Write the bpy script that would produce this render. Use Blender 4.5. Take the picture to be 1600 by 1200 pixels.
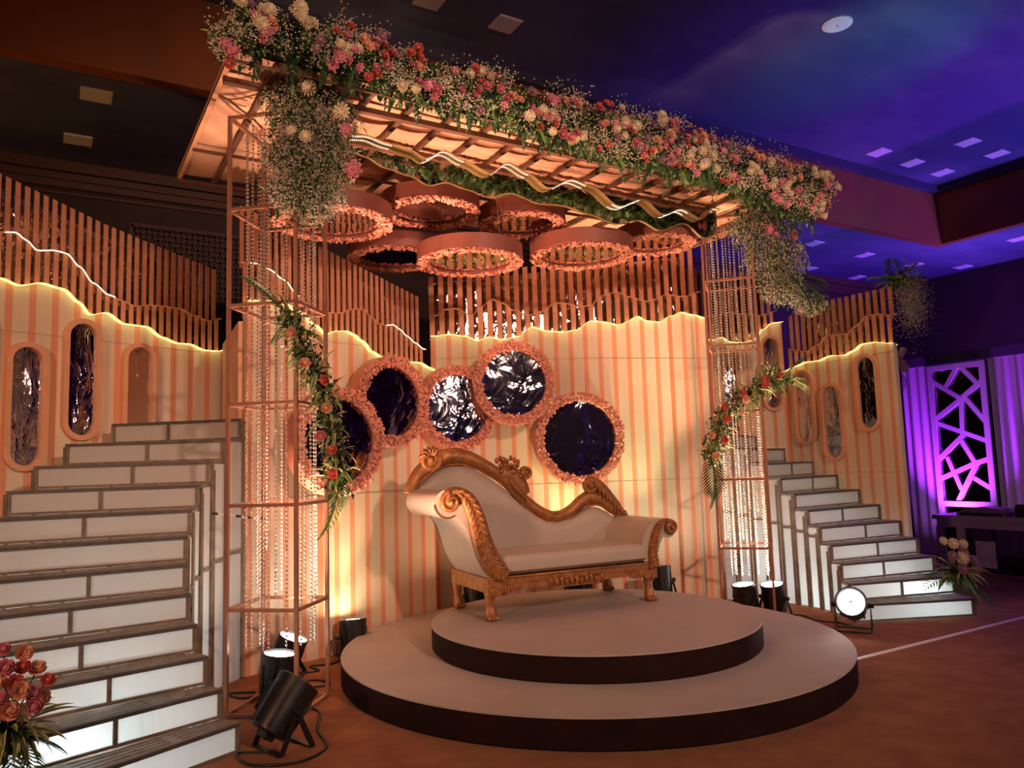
import bpy, bmesh, math, random
from mathutils import Vector, Matrix, Euler
random.seed(7)
R = math.radians
PI = math.pi
for o in list(bpy.data.objects):
    bpy.data.objects.remove(o, do_unlink=True)
scene = bpy.context.scene
C = scene.collection

# ------------------------------------------------------------------ camera
YAW, PITCH, ROLL = R(31.0), 0.1044, 0.0314
cam_d = bpy.data.cameras.new('camera')
cam = bpy.data.objects.new('camera', cam_d)
C.objects.link(cam)
cam_d.sensor_width = 36.0
cam_d.lens = 1202.3 / 1600 * 36.0
cam_d.clip_end = 200
_r = Vector((math.cos(YAW), -math.sin(YAW), 0))
_h = Vector((math.sin(YAW), math.cos(YAW), 0))
_u = -math.sin(PITCH) * _h + math.cos(PITCH) * Vector((0, 0, 1))
_f = math.cos(PITCH) * _h + math.sin(PITCH) * Vector((0, 0, 1))
_r2 = math.cos(ROLL) * _r - math.sin(ROLL) * _u
_u2 = math.sin(ROLL) * _r + math.cos(ROLL) * _u
M4 = Matrix.Identity(4)
for i in range(3):
    M4[i][0], M4[i][1], M4[i][2] = _r2[i], _u2[i], -_f[i]
M4.translation = Vector((-3.373, -4.740, 1.414))
cam.matrix_world = M4
scene.camera = cam

# ------------------------------------------------------------------ world, exposure
w = bpy.data.worlds.new('hall_dark')
scene.world = w
w.use_nodes = True
w.node_tree.nodes['Background'].inputs[0].default_value = (0.10, 0.055, 0.09, 1)
w.node_tree.nodes['Background'].inputs[1].default_value = 0.02
vs = scene.view_settings
vs.view_transform = 'Standard'
vs.look = 'None'
vs.gamma = 1.0
vs.use_curve_mapping = False
vs.exposure = 0.35

# ------------------------------------------------------------------ hall lamps (outside the stage)
def area(name, loc, target, size, power, col, size_y=None):
    d = bpy.data.lights.new(name, 'AREA')
    d.energy = power; d.color = col; d.size = size
    if size_y:
        d.shape = 'RECTANGLE'; d.size_y = size_y
    o = bpy.data.objects.new(name, d)
    C.objects.link(o)
    o.location = loc
    o.rotation_euler = (Vector(target) - Vector(loc)).to_track_quat('-Z', 'Y').to_euler()
    return o
def spot(name, loc, target, power, col, angle=60, blend=0.6, soft=0.08, parent=None):
    d = bpy.data.lights.new(name, 'SPOT')
    d.energy = power; d.color = col; d.spot_size = R(angle); d.spot_blend = blend; d.shadow_soft_size = soft
    o = bpy.data.objects.new(name, d)
    C.objects.link(o)
    o.location = loc
    o.rotation_euler = (Vector(target) - Vector(loc)).to_track_quat('-Z', 'Y').to_euler()
    return o
VIOLET = (0.22, 0.06, 1.0)
MAGENTA = (0.62, 0.07, 1.0)
# violet hall washes thrown up at the ceiling and at the hall walls
spot('violet_ceiling_wash', (10.6, -3.5, 0.6), (8.0, 0.5, 6.0), 2300, (0.24, 0.12, 1.0), 95, 1.0, 0.3)
spot('violet_lower_ceiling_wash', (11.0, 1.2, 2.2), (10.8, 4.4, 5.0), 600, (0.25, 0.06, 1.0), 110, 1.0, 0.2)
spot('teal_ceiling_beam', (4.0, -4.5, 1.6), (4.6, 0.3, 6.0), 900, (0.10, 0.60, 0.42), 24, 0.9, 0.2)
spot('teal_lower_ceiling_beam', (6.2, -2.5, 2.0), (7.4, 3.6, 5.0), 160, (0.05, 0.5, 0.55), 20, 0.8, 0.2)
spot('violet_hall_wash', (-6.0, -8.0, 0.3), (-4.0, -9.9, 2.5), 120, VIOLET, 60, 0.8, 0.2)
spot('violet_hall_wash', (2.5, -8.0, 0.3), (3.0, -9.9, 2.0), 110, VIOLET, 45, 0.8, 0.2)
spot('violet_hall_wash', (10.6, -6.0, 0.3), (11.9, -6.0, 2.0), 200, MAGENTA, 120, 0.8, 0.2)
spot('added_violet_spill', (9.2, -3.6, 4.6), (5.6, -1.4, 0.0), 260, (0.55, 0.12, 1.0), 60, 1.0, 0.2)  # added overhead spot, stands in for violet light spilling onto the carpet
# warm floodlights on stands facing the stage from the hall
FLOODS = [((-0.9, -8.8, 4.6), (0.1, 0.7, 2.1), 1150, (1.0, 0.60, 0.42), 56, 0.16),
          ((-7.2, -4.2, 2.9), (-1.5, 0.8, 2.0), 480, (1.0, 0.48, 0.28), 60, 0.22),
          ((4.2, -8.2, 3.3), (0.8, 0.6, 1.8), 280, (1.0, 0.62, 0.48), 40, 0.08)]
for (l_, t_, p_, c_, a_, r_) in FLOODS:
    spot('stage_floodlight', l_, t_, p_, c_, a_, 0.7, r_)
# added unseen warm fill, behind the left staircase, to brighten the ceiling beam
spot('added_beam_fill', (-6.2, 0.2, 0.4), (-4.6, 2.7, 5.4), 190, (1.0, 0.42, 0.10), 80, 0.9, 0.15)

# ------------------------------------------------------------------ materials
MATS = {}
def nt(name):
    m = bpy.data.materials.new(name)
    m.use_nodes = True
    MATS[name] = m
    b = m.node_tree.nodes['Principled BSDF']
    return m, m.node_tree, b
def lnk(t, a, b):
    t.links.new(a, b)
def plain(name, col, rough=0.6, metal=0.0, spec=0.5, noise=0.0, nscale=20.0, bump=0.0, bscale=60.0, col2=None, sheen=0.0):
    m, t, b = nt(name)
    b.inputs['Base Color'].default_value = (*col, 1)
    b.inputs['Roughness'].default_value = rough
    b.inputs['Metallic'].default_value = metal
    b.inputs['Specular IOR Level'].default_value = spec
    if sheen:
        b.inputs['Sheen Weight'].default_value = sheen
    tc = t.nodes.new('ShaderNodeTexCoord')
    if noise or col2:
        n = t.nodes.new('ShaderNodeTexNoise'); n.inputs['Scale'].default_value = nscale; n.inputs['Detail'].default_value = 6
        lnk(t, tc.outputs['Object'], n.inputs['Vector'])
        r = t.nodes.new('ShaderNodeValToRGB')
        c2 = col2 if col2 else tuple(max(0, c * (1 - noise)) for c in col)
        r.color_ramp.elements[0].position = 0.35; r.color_ramp.elements[1].position = 0.65
        r.color_ramp.elements[0].color = (*c2, 1); r.color_ramp.elements[1].color = (*col, 1)
        lnk(t, n.outputs['Fac'], r.inputs['Fac']); lnk(t, r.outputs['Color'], b.inputs['Base Color'])
    if bump:
        n = t.nodes.new('ShaderNodeTexNoise'); n.inputs['Scale'].default_value = bscale; n.inputs['Detail'].default_value = 5
        lnk(t, tc.outputs['Object'], n.inputs['Vector'])
        bp = t.nodes.new('ShaderNodeBump'); bp.inputs['Strength'].default_value = bump; bp.inputs['Distance'].default_value = 0.02
        lnk(t, n.outputs['Fac'], bp.inputs['Height']); lnk(t, bp.outputs['Normal'], b.inputs['Normal'])
    return m
def emit(name, col, strength):
    m, t, b = nt(name)
    b.inputs['Base Color'].default_value = (0.02, 0.02, 0.02, 1)
    b.inputs['Emission Color'].default_value = (*col, 1)
    b.inputs['Emission Strength'].default_value = strength
    return m
def cloth(name, col, trans=0.5, rough=0.8, wrinkle=0.3, wscale=5.0):
    """thin fabric that lets light through"""
    m, t, b = nt(name)
    out = t.nodes['Material Output']
    b.inputs['Base Color'].default_value = (*col, 1)
    b.inputs['Roughness'].default_value = rough
    b.inputs['Specular IOR Level'].default_value = 0.2
    tl = t.nodes.new('ShaderNodeBsdfTranslucent'); tl.inputs['Color'].default_value = (*col, 1)
    mx = t.nodes.new('ShaderNodeMixShader'); mx.inputs[0].default_value = trans
    lnk(t, b.outputs[0], mx.inputs[1]); lnk(t, tl.outputs[0], mx.inputs[2]); lnk(t, mx.outputs[0], out.inputs['Surface'])
    tc = t.nodes.new('ShaderNodeTexCoord')
    mp = t.nodes.new('ShaderNodeMapping'); mp.inputs['Scale'].default_value = (1, 1, 0.45); mp.inputs['Rotation'].default_value = (0.5, 0.6, 0)
    n = t.nodes.new('ShaderNodeTexNoise'); n.inputs['Scale'].default_value = wscale; n.inputs['Detail'].default_value = 3; n.inputs['Distortion'].default_value = 0.6
    lnk(t, tc.outputs['Object'], mp.inputs[0]); lnk(t, mp.outputs[0], n.inputs['Vector'])
    bp = t.nodes.new('ShaderNodeBump'); bp.inputs['Strength'].default_value = wrinkle; bp.inputs['Distance'].default_value = 0.04
    lnk(t, n.outputs['Fac'], bp.inputs['Height']); lnk(t, bp.outputs['Normal'], b.inputs['Normal']); lnk(t, bp.outputs['Normal'], tl.inputs['Normal'])
    return m
def foil(name, tint, rough, bump, scale, stretch=(1, 1, 1), dist=0.02):
    """crumpled mirror film"""
    m, t, b = nt(name)
    b.inputs['Base Color'].default_value = (*tint, 1)
    b.inputs['Metallic'].default_value = 1.0
    b.inputs['Roughness'].default_value = rough
    tc = t.nodes.new('ShaderNodeTexCoord')
    mp = t.nodes.new('ShaderNodeMapping'); mp.inputs['Scale'].default_value = stretch
    n = t.nodes.new('ShaderNodeTexNoise'); n.inputs['Scale'].default_value = scale; n.inputs['Detail'].default_value = 4; n.inputs['Distortion'].default_value = 0.8
    lnk(t, tc.outputs['Object'], mp.inputs[0]); lnk(t, mp.outputs[0], n.inputs['Vector'])
    bp = t.nodes.new('ShaderNodeBump'); bp.inputs['Strength'].default_value = bump; bp.inputs['Distance'].default_value = dist
    lnk(t, n.outputs['Fac'], bp.inputs['Height']); lnk(t, bp.outputs['Normal'], b.inputs['Normal'])
    return m
def striped(name, c1, c2, pitch=0.152, duty=0.31):
    """cream board with painted peach stripes, faint dirt and joints"""
    m, t, b = nt(name)
    tc = t.nodes.new('ShaderNodeTexCoord')
    sx = t.nodes.new('ShaderNodeSeparateXYZ'); lnk(t, tc.outputs['Object'], sx.inputs[0])
    d = t.nodes.new('ShaderNodeMath'); d.operation = 'DIVIDE'; d.inputs[1].default_value = pitch; lnk(t, sx.outputs['X'], d.inputs[0])
    fr = t.nodes.new('ShaderNodeMath'); fr.operation = 'FRACT'; lnk(t, d.outputs[0], fr.inputs[0])
    r = t.nodes.new('ShaderNodeValToRGB'); e = r.color_ramp.elements
    e[0].position = duty - 0.02; e[0].color = (1, 1, 1, 1); e[1].position = duty + 0.02; e[1].color = (0, 0, 0, 1)
    lnk(t, fr.outputs[0], r.inputs['Fac'])
    mx = t.nodes.new('ShaderNodeMix'); mx.data_type = 'RGBA'
    mx.inputs['A'].default_value = (*c1, 1); mx.inputs['B'].default_value = (*c2, 1)
    lnk(t, r.outputs['Color'], mx.inputs['Factor'])
    n = t.nodes.new('ShaderNodeTexNoise'); n.inputs['Scale'].default_value = 3; n.inputs['Detail'].default_value = 8
    lnk(t, tc.outputs['Object'], n.inputs['Vector'])
    mr = t.nodes.new('ShaderNodeMapRange'); mr.inputs['From Min'].default_value = 0.3; mr.inputs['From Max'].default_value = 0.7; mr.inputs['To Min'].default_value = 0.90; mr.inputs['To Max'].default_value = 1.0
    lnk(t, n.outputs['Fac'], mr.inputs['Value'])
    ml = t.nodes.new('ShaderNodeMix'); ml.data_type = 'RGBA'; ml.blend_type = 'MULTIPLY'; ml.inputs['Factor'].default_value = 1
    lnk(t, mx.outputs['Result'], ml.inputs['A']); lnk(t, mr.outputs[0], ml.inputs['B'])
    lnk(t, ml.outputs['Result'], b.inputs['Base Color'])
    b.inputs['Roughness'].default_value = 0.65
    b.inputs['Specular IOR Level'].default_value = 0.25
    return m
def clouds(name, c1, c2):
    m, t, b = nt(name)
    tc = t.nodes.new('ShaderNodeTexCoord')
    mp = t.nodes.new('ShaderNodeMapping'); mp.inputs['Scale'].default_value = (0.16, 0.34, 1)
    n = t.nodes.new('ShaderNodeTexNoise'); n.inputs['Scale'].default_value = 1.6; n.inputs['Detail'].default_value = 7; n.inputs['Roughness'].default_value = 0.55
    lnk(t, tc.outputs['Object'], mp.inputs[0]); lnk(t, mp.outputs[0], n.inputs['Vector'])
    r = t.nodes.new('ShaderNodeValToRGB'); e = r.color_ramp.elements
    e[0].position = 0.40; e[0].color = (*c1, 1); e[1].position = 0.72; e[1].color = (*c2, 1)
    lnk(t, n.outputs['Fac'], r.inputs['Fac']); lnk(t, r.outputs['Color'], b.inputs['Base Color'])
    b.inputs['Roughness'].default_value = 0.8
    return m

M_floor = plain('carpet', (0.34, 0.155, 0.085), 0.95, spec=0.1, col2=(0.26, 0.115, 0.062), nscale=5.0, bump=0.25, bscale=220)
M_wall = plain('brown_wall_paint', (0.045, 0.018, 0.014), 0.7, noise=0.25, nscale=3)
M_bulk = plain('terracotta_bulkhead_paint', (0.27, 0.075, 0.020), 0.7, noise=0.12, nscale=2)
M_ceil = clouds('night_sky_mural', (0.055, 0.055, 0.15), (0.16, 0.18, 0.27))
M_lamp_white = plain('ceiling_lamp_cover', (0.78, 0.76, 0.74), 0.5)
M_hallwall = plain('hall_drape_paint', (0.45, 0.42, 0.5), 0.8, noise=0.15, nscale=2)
M_board = striped('striped_backdrop_paint', (0.80, 0.67, 0.50), (0.82, 0.37, 0.21))
M_joint = plain('board_joint', (0.44, 0.31, 0.20), 0.8)
M_slat = plain('peach_slat_paint', (0.66, 0.29, 0.17), 0.6, noise=0.15, nscale=12)
M_edge_glow = emit('yellow_edge_glow', (1.0, 0.82, 0.27), 1.15)
M_ledw = emit('led_warm_white', (1.0, 0.84, 0.56), 1.8)
M_ledb = emit('led_amber', (1.0, 0.62, 0.20), 7.0)
M_ledc = emit('led_cool_white', (1.0, 0.97, 0.86), 1.7)
M_gold_edge = plain('gold_edge', (0.62, 0.42, 0.16), 0.3, metal=0.8)
M_back_mirror = foil('rippled_backing_mirror', (0.50, 0.47, 0.45), 0.04, 0.45, 7.0, (1.3, 1, 0.7), 0.03)
M_val_mirror = foil('valance_mirror', (0.86, 0.82, 0.78), 0.03, 0.12, 5.0, (1, 1, 1), 0.02)
M_ring_mirror = foil('ring_mirror', (0.80, 0.76, 0.74), 0.03, 0.18, 5.0, (1, 1, 1), 0.02)
M_disc_mirror = foil('crumpled_mirror_film', (0.46, 0.44, 0.48), 0.06, 0.60, 4.0, (1, 1, 1), 0.03)
M_oval_mirror = foil('oval_mirror_film', (0.62, 0.58, 0.60), 0.05, 0.45, 6.0, (1, 1, 0.5), 0.03)
M_pink = plain('salmon_petal_paper', (0.86, 0.36, 0.25), 0.55, noise=0.3, nscale=40)
M_ringrim = plain('maroon_ring_paint', (0.27, 0.085, 0.06), 0.5, noise=0.12, nscale=9)
M_rim = plain('salmon_rim_paint', (0.52, 0.20, 0.13), 0.5, noise=0.12, nscale=9)
M_peachframe = plain('peach_frame_paint', (0.82, 0.44, 0.25), 0.55, noise=0.1, nscale=9)
M_copper = plain('rose_copper_bar', (0.36, 0.165, 0.105), 0.40, metal=0.3, noise=0.15, nscale=15)
M_bead = plain('clear_bead', (0.62, 0.56, 0.50), 0.12, metal=0.25, spec=0.9)
M_canopy = cloth('peach_canopy_cloth', (0.90, 0.53, 0.35), 0.15, 0.8, 0.5, 3.5)
M_rib = plain('canopy_timber', (0.17, 0.08, 0.048), 0.7, noise=0.3, nscale=10)
M_white_cloth = cloth('white_stair_cloth', (0.80, 0.80, 0.76), 0.45, 0.6, 0.55, 4.0)
M_stair_wood = plain('stair_frame_wood', (0.24, 0.20, 0.15), 0.55, noise=0.35, nscale=14)
M_stair_nose = plain('stair_nosing', (0.12, 0.11, 0.10), 0.5, noise=0.3, nscale=20)
M_tread = plain('tread_slat_wood', (0.30, 0.26, 0.21), 0.5, noise=0.4, nscale=18)
M_plat = plain('white_platform_cloth', (0.40, 0.345, 0.315), 0.75, noise=0.10, nscale=3, bump=0.12, bscale=9)
M_skirt = plain('black_platform_skirt', (0.020, 0.008, 0.007), 0.9, spec=0.12, noise=0.25, nscale=6)
M_goldcarve = plain('carved_gilt_wood', (0.44, 0.185, 0.062), 0.40, metal=0.35, noise=0.40, nscale=22, bump=0.25, bscale=55)
M_sofa = plain('ivory_leather', (0.50, 0.43, 0.36), 0.42, spec=0.4, noise=0.08, nscale=5, bump=0.06, bscale=30)
M_pipe = plain('brown_piping', (0.16, 0.085, 0.04), 0.5)
M_black = plain('black_metal', (0.012, 0.012, 0.013), 0.4, noise=0.2)
M_lens_dark = plain('dark_lens', (0.03, 0.03, 0.035), 0.15)
M_grey = plain('grey_metal', (0.35, 0.34, 0.33), 0.4, metal=0.4)
M_leaf = plain('dark_green_leaf', (0.045, 0.115, 0.030), 0.45, col2=(0.022, 0.060, 0.018), nscale=8)
M_leaf2 = plain('mid_green_leaf', (0.15, 0.28, 0.07), 0.45, col2=(0.08, 0.16, 0.04), nscale=8)
M_cream_leaf = plain('cream_leaf_edge', (0.50, 0.50, 0.22), 0.5)
M_gyp = plain('gypsophila_white', (0.50, 0.46, 0.36), 0.7)
M_gypstem = plain('gypsophila_stem', (0.16, 0.17, 0.075), 0.7)
M_rose_red = plain('coral_rose', (0.74, 0.17, 0.13), 0.55, noise=0.35, nscale=30)
M_rose_pink = plain('pink_flower', (0.70, 0.24, 0.30), 0.55, noise=0.3, nscale=30)
M_rose_peach = plain('peach_rose', (0.86, 0.46, 0.30), 0.55, noise=0.2, nscale=30)
M_mum_white = plain('cream_chrysanthemum', (0.80, 0.70, 0.50), 0.6, noise=0.15, nscale=30)
M_mauve = plain('mauve_flower', (0.42, 0.22, 0.30), 0.55, noise=0.3, nscale=30)
M_drape = plain('satin_drape', (0.72, 0.66, 0.78), 0.5, sheen=0.3)
M_lattice = plain('white_lattice_paint', (0.80, 0.76, 0.80), 0.5)
M_darkmirror = foil('lattice_mirror', (0.35, 0.33, 0.38), 0.06, 0.6, 6.0)
M_tabletop = plain('grey_table_laminate', (0.34, 0.30, 0.36), 0.35)
M_gloss = plain('black_gloss_panel', (0.012, 0.011, 0.016), 0.06, spec=0.8)
M_tape = plain('white_floor_tape', (0.78, 0.76, 0.74), 0.5)
M_photo = plain('pale_print', (0.50, 0.46, 0.60), 0.3, noise=0.5, nscale=9)

# ------------------------------------------------------------------ mesh builder
class MB:
    def __init__(s):
        s.v = []; s.f = []; s.mi = []
    def add(s, vs, fs, mi=0):
        k = len(s.v); s.v += [tuple(p) for p in vs]
        s.f += [tuple(i + k for i in f) for f in fs]; s.mi += [mi] * len(fs)
        return s
    def box(s, c, d, rz=0.0, mi=0):
        x, y, z = d[0] / 2, d[1] / 2, d[2] / 2
        vs = [(-x, -y, -z), (x, -y, -z), (x, y, -z), (-x, y, -z), (-x, -y, z), (x, -y, z), (x, y, z), (-x, y, z)]
        cs, sn = math.cos(rz), math.sin(rz)
        vs = [(c[0] + p[0] * cs - p[1] * sn, c[1] + p[0] * sn + p[1] * cs, c[2] + p[2]) for p in vs]
        return s.add(vs, [(0, 3, 2, 1), (4, 5, 6, 7), (0, 1, 5, 4), (1, 2, 6, 5), (2, 3, 7, 6), (3, 0, 4, 7)], mi)
    def bar(s, a, b, wd, ht, up=(0, 0, 1), mi=0):
        a = Vector(a); b = Vector(b); d = (b - a).normalized(); u = Vector(up)
        if abs(d.dot(u)) > 0.97: u = Vector((0, 1, 0))
        x = d.cross(u).normalized() * wd / 2; z = x.cross(d).normalized() * ht / 2
        vs = [a - x - z, a + x - z, a + x + z, a - x + z, b - x - z, b + x - z, b + x + z, b - x + z]
        return s.add(vs, [(0, 1, 2, 3), (7, 6, 5, 4), (0, 4, 5, 1), (1, 5, 6, 2), (2, 6, 7, 3), (3, 7, 4, 0)], mi)
    def prism(s, poly, y0, y1, mi=0):
        """outline in xz, extruded along y"""
        n = len(poly)
        vs = [(p[0], y0, p[1]) for p in poly] + [(p[0], y1, p[1]) for p in poly]
        fs = [tuple(range(n)), tuple(range(2 * n - 1, n - 1, -1))]
        fs += [(i, i + n, (i + 1) % n + n, (i + 1) % n) for i in range(n)]
        return s.add(vs, fs, mi)
    def prismz(s, poly, z0, z1, mi=0):
        n = len(poly)
        vs = [(p[0], p[1], z0) for p in poly] + [(p[0], p[1], z1) for p in poly]
        fs = [tuple(range(n - 1, -1, -1)), tuple(range(n, 2 * n))]
        fs += [(i, (i + 1) % n, (i + 1) % n + n, i + n) for i in range(n)]
        return s.add(vs, fs, mi)
    def lathe(s, prof, n=24, mi=0, axis='z', c=(0, 0, 0), cap=True):
        """profile (r, h) turned about an axis"""
        vs = []
        for r, h in prof:
            for i in range(n):
                a = 2 * PI * i / n
                p = (r * math.cos(a), r * math.sin(a), h)
                if axis == 'y': p = (p[0], -p[2], p[1])
                vs.append((p[0] + c[0], p[1] + c[1], p[2] + c[2]))
        fs = []
        m = len(prof)
        for j in range(m - 1):
            for i in range(n):
                fs.append((j * n + i, j * n + (i + 1) % n, (j + 1) * n + (i + 1) % n, (j + 1) * n + i))
        if cap:
            if prof[0][0] > 1e-5: fs.append(tuple(range(n - 1, -1, -1)))
            if prof[-1][0] > 1e-5: fs.append(tuple((m - 1) * n + i for i in range(n)))
        return s.add(vs, fs, mi)
    def tube(s, pts, ra, rb=None, n=8, up=(0, 1, 0), mi=0, cap=True):
        """swept ellipse: ra in the plane across 'up', rb along 'up'"""
        pts = [Vector(p) for p in pts]; m = len(pts)
        ra = ra if isinstance(ra, (list, tuple)) else [ra] * m
        rb = ra if rb is None else (rb if isinstance(rb, (list, tuple)) else [rb] * m)
        vs = []
        for i, p in enumerate(pts):
            d = (pts[min(i + 1, m - 1)] - pts[max(i - 1, 0)]).normalized()
            u = Vector(up)
            if abs(d.dot(u)) > 0.95: u = Vector((0.3, 0.2, 1)) if abs(d.z) < 0.8 else Vector((1, 0.1, 0))
            x = d.cross(u).normalized(); y = x.cross(d).normalized()
            for k in range(n):
                a = 2 * PI * k / n
                vs.append(p + x * ra[i] * math.cos(a) + y * rb[i] * math.sin(a))
        fs = [(j * n + i, j * n + (i + 1) % n, (j + 1) * n + (i + 1) % n, (j + 1) * n + i) for j in range(m - 1) for i in range(n)]
        if cap:
            fs += [tuple(range(n - 1, -1, -1)), tuple((m - 1) * n + i for i in range(n))]
        return s.add(vs, fs, mi)
    def ball(s, c, r, sc=(1, 1, 1), n=8, m=5, mi=0):
        vs = [(c[0], c[1], c[2] - r * sc[2])]
        for j in range(1, m):
            a = -PI / 2 + PI * j / m
            for i in range(n):
                b = 2 * PI * i / n
                vs.append((c[0] + r * sc[0] * math.cos(a) * math.cos(b), c[1] + r * sc[1] * math.cos(a) * math.sin(b), c[2] + r * sc[2] * math.sin(a)))
        vs.append((c[0], c[1], c[2] + r * sc[2]))
        fs = [(0, 1 + (i + 1) % n, 1 + i) for i in range(n)]
        for j in range(m - 2):
            fs += [(1 + j * n + i, 1 + j * n + (i + 1) % n, 1 + (j + 1) * n + (i + 1) % n, 1 + (j + 1) * n + i) for i in range(n)]
        e = len(vs) - 1; b0 = 1 + (m - 2) * n
        fs += [(b0 + i, b0 + (i + 1) % n, e) for i in range(n)]
        return s.add(vs, fs, mi)
    def octa(s, c, r, mi=0):
        x, y, z = c
        return s.add([(x + r, y, z), (x - r, y, z), (x, y + r, z), (x, y - r, z), (x, y, z + r), (x, y, z - r)],
                     [(0, 2, 4), (2, 1, 4), (1, 3, 4), (3, 0, 4), (2, 0, 5), (1, 2, 5), (3, 1, 5), (0, 3, 5)], mi)
    def mesh(s, name, mats, smooth=False, bevel=0.0, fix=True):
        me = bpy.data.meshes.new(name)
        me.from_pydata(s.v, [], s.f)
        if not isinstance(mats, (list, tuple)): mats = [mats]
        for m in mats: me.materials.append(m)
        if len(mats) > 1:
            for p, k in zip(me.polygons, s.mi): p.material_index = k
        if fix or bevel:
            b = bmesh.new(); b.from_mesh(me)
            if fix: bmesh.ops.recalc_face_normals(b, faces=b.faces)
            if bevel:
                bmesh.ops.bevel(b, geom=[e for e in b.edges if len(e.link_faces) == 2 and e.calc_face_angle(0) > 0.5], offset=bevel, segments=2, affect='EDGES', profile=0.6)
            b.to_mesh(me); b.free()
        if smooth:
            for p in me.polygons: p.use_smooth = True
            if smooth == 'auto':
                me.set_sharp_from_angle(angle=R(40))
        return me
    def build(s, name, mats, parent=None, smooth=False, bevel=0.0, loc=None, rot=None, fix=True):
        return put(name, s.mesh(name, mats, smooth, bevel, fix), parent, loc, rot)
def put(name, me, parent=None, loc=None, rot=None, scale=None):
    o = bpy.data.objects.new(name, me)
    C.objects.link(o)
    if parent is not None: o.parent = parent
    if loc is not None: o.location = loc
    if rot is not None: o.rotation_euler = rot
    if scale is not None: o.scale = (scale, scale, scale) if not isinstance(scale, (tuple, list)) else scale
    return o
def tag(o, label, cat, group=None):
    o['label'] = label; o['category'] = cat
    if group: o['group'] = group
    return o
def thing(name, label, cat, loc=(0, 0, 0), rz=0.0, group=None):
    o = bpy.data.objects.new(name, None)
    o.empty_display_size = 0.1
    C.objects.link(o)
    o.location = loc; o.rotation_euler = (0, 0, rz)
    return tag(o, label, cat, group)
def struct(o):
    o['kind'] = 'structure'; return o
def stuff(o):
    o['kind'] = 'stuff'; return o
def interp(pts, x):
    if x <= pts[0][0]: return pts[0][1]
    for (a, b), (c, d) in zip(pts, pts[1:]):
        if x <= c:
            t = (x - a) / (c - a) if c > a else 0
            t = t * t * (3 - 2 * t) if abs(d - b) > 1e-9 else t
            return b + (d - b) * t
    return pts[-1][1]
def lerp_pts(pts, n):
    """resample a polyline with a Catmull-Rom curve"""
    P = [Vector(p) for p in pts]; out = []
    for i in range(len(P) - 1):
        p0 = P[max(i - 1, 0)]; p1 = P[i]; p2 = P[i + 1]; p3 = P[min(i + 2, len(P) - 1)]
        for k in range(n):
            t = k / n
            out.append(0.5 * ((2 * p1) + (p2 - p0) * t + (2 * p0 - 5 * p1 + 4 * p2 - p3) * t * t + (3 * p1 - p0 - 3 * p2 + p3) * t ** 3))
    out.append(P[-1])
    return out

# ================================================================== SETTING
XL, XR, YF, YB = -9.0, 12.5, -10.0, 5.3
ZL, ZT = 5.05, 6.0             # lower ceiling round the edge, raised tray in the middle
TX0, TX1, TY0, TY1 = -7.5, 9.85, -8.0, 2.6
struct(MB().box(((XL + XR) / 2, (YF + YB) / 2, -0.05), (XR - XL + 0.4, YB - YF + 0.4, 0.1)).build('floor', M_floor))
wb = struct(MB().box(((XL + XR) / 2, YB + 0.1, 3.1), (XR - XL + 0.4, 0.2, 6.2)).build('wall_back', M_wall))
struct(MB().box((XR + 0.1, (YF + YB) / 2, 3.1), (0.2, YB - YF, 6.2)).build('wall_right', M_wall))
struct(MB().box((XL - 0.1, (YF + YB) / 2, 3.1), (0.2, YB - YF, 6.2)).build('wall_left', M_wall))
struct(MB().box(((XL + XR) / 2, YF - 0.1, 3.1), (XR - XL + 0.4, 0.2, 6.2)).build('wall_front', M_hallwall))
struct(MB().box(((TX0 + TX1) / 2, (TY0 + TY1) / 2, ZT + 0.05), (TX1 - TX0 + 0.4, TY1 - TY0 + 0.4, 0.1)).build('ceiling', M_ceil))
m = MB()
m.box(((XL + XR) / 2, (TY1 + 0.16 + YB) / 2, ZL + 0.05), (XR - XL, YB - TY1 - 0.16, 0.1))
m.box(((XL + XR) / 2, (YF + TY0 - 0.16) / 2, ZL + 0.05), (XR - XL, TY0 - 0.16 - YF, 0.1))
m.box(((TX1 + 0.16 + XR) / 2, (TY0 + TY1) / 2, ZL + 0.05), (XR - TX1 - 0.16, TY1 - TY0 + 0.32, 0.1))
m.box(((XL + TX0 - 0.16) / 2, (TY0 + TY1) / 2, ZL + 0.05), (TX0 - 0.16 - XL, TY1 - TY0 + 0.32, 0.1))
struct(m.build('ceiling_edge', M_ceil))
m = MB()
t_ = 0.16
m.box(((TX0 + TX1) / 2, TY1 + t_ / 2, (5.0 + ZT) / 2), (TX1 - TX0 + 2 * t_, t_, ZT - 5.0))
m.box(((TX0 + TX1) / 2, TY0 - t_ / 2, (5.0 + ZT) / 2), (TX1 - TX0 + 2 * t_, t_, ZT - 5.0))
m.box((TX1 + t_ / 2, (TY0 + TY1) / 2, (5.0 + ZT) / 2), (t_, TY1 - TY0, ZT - 5.0))
m.box((TX0 - t_ / 2, (TY0 + TY1) / 2, (5.0 + ZT) / 2), (t_, TY1 - TY0, ZT - 5.0))
struct(m.build('trim_1', M_bulk))
m = MB()   # dark strip whose colour stands in for the shadow gap under the tray
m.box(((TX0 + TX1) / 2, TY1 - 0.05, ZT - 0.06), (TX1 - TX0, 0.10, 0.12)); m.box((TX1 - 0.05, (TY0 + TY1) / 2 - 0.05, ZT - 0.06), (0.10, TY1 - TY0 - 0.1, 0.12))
struct(m.build('trim_2', plain('cove_shade_tone', (0.045, 0.04, 0.085), 0.8)))
m = MB()   # stepped cornice on the back wall
for k, (z, d, h) in enumerate(((4.99, 0.14, 0.12), (4.88, 0.10, 0.08), (4.80, 0.06, 0.08), (4.70, 0.035, 0.03))):
    m.box(((XL + XR) / 2, YB - d / 2, z), (XR - XL, d, h))
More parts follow.
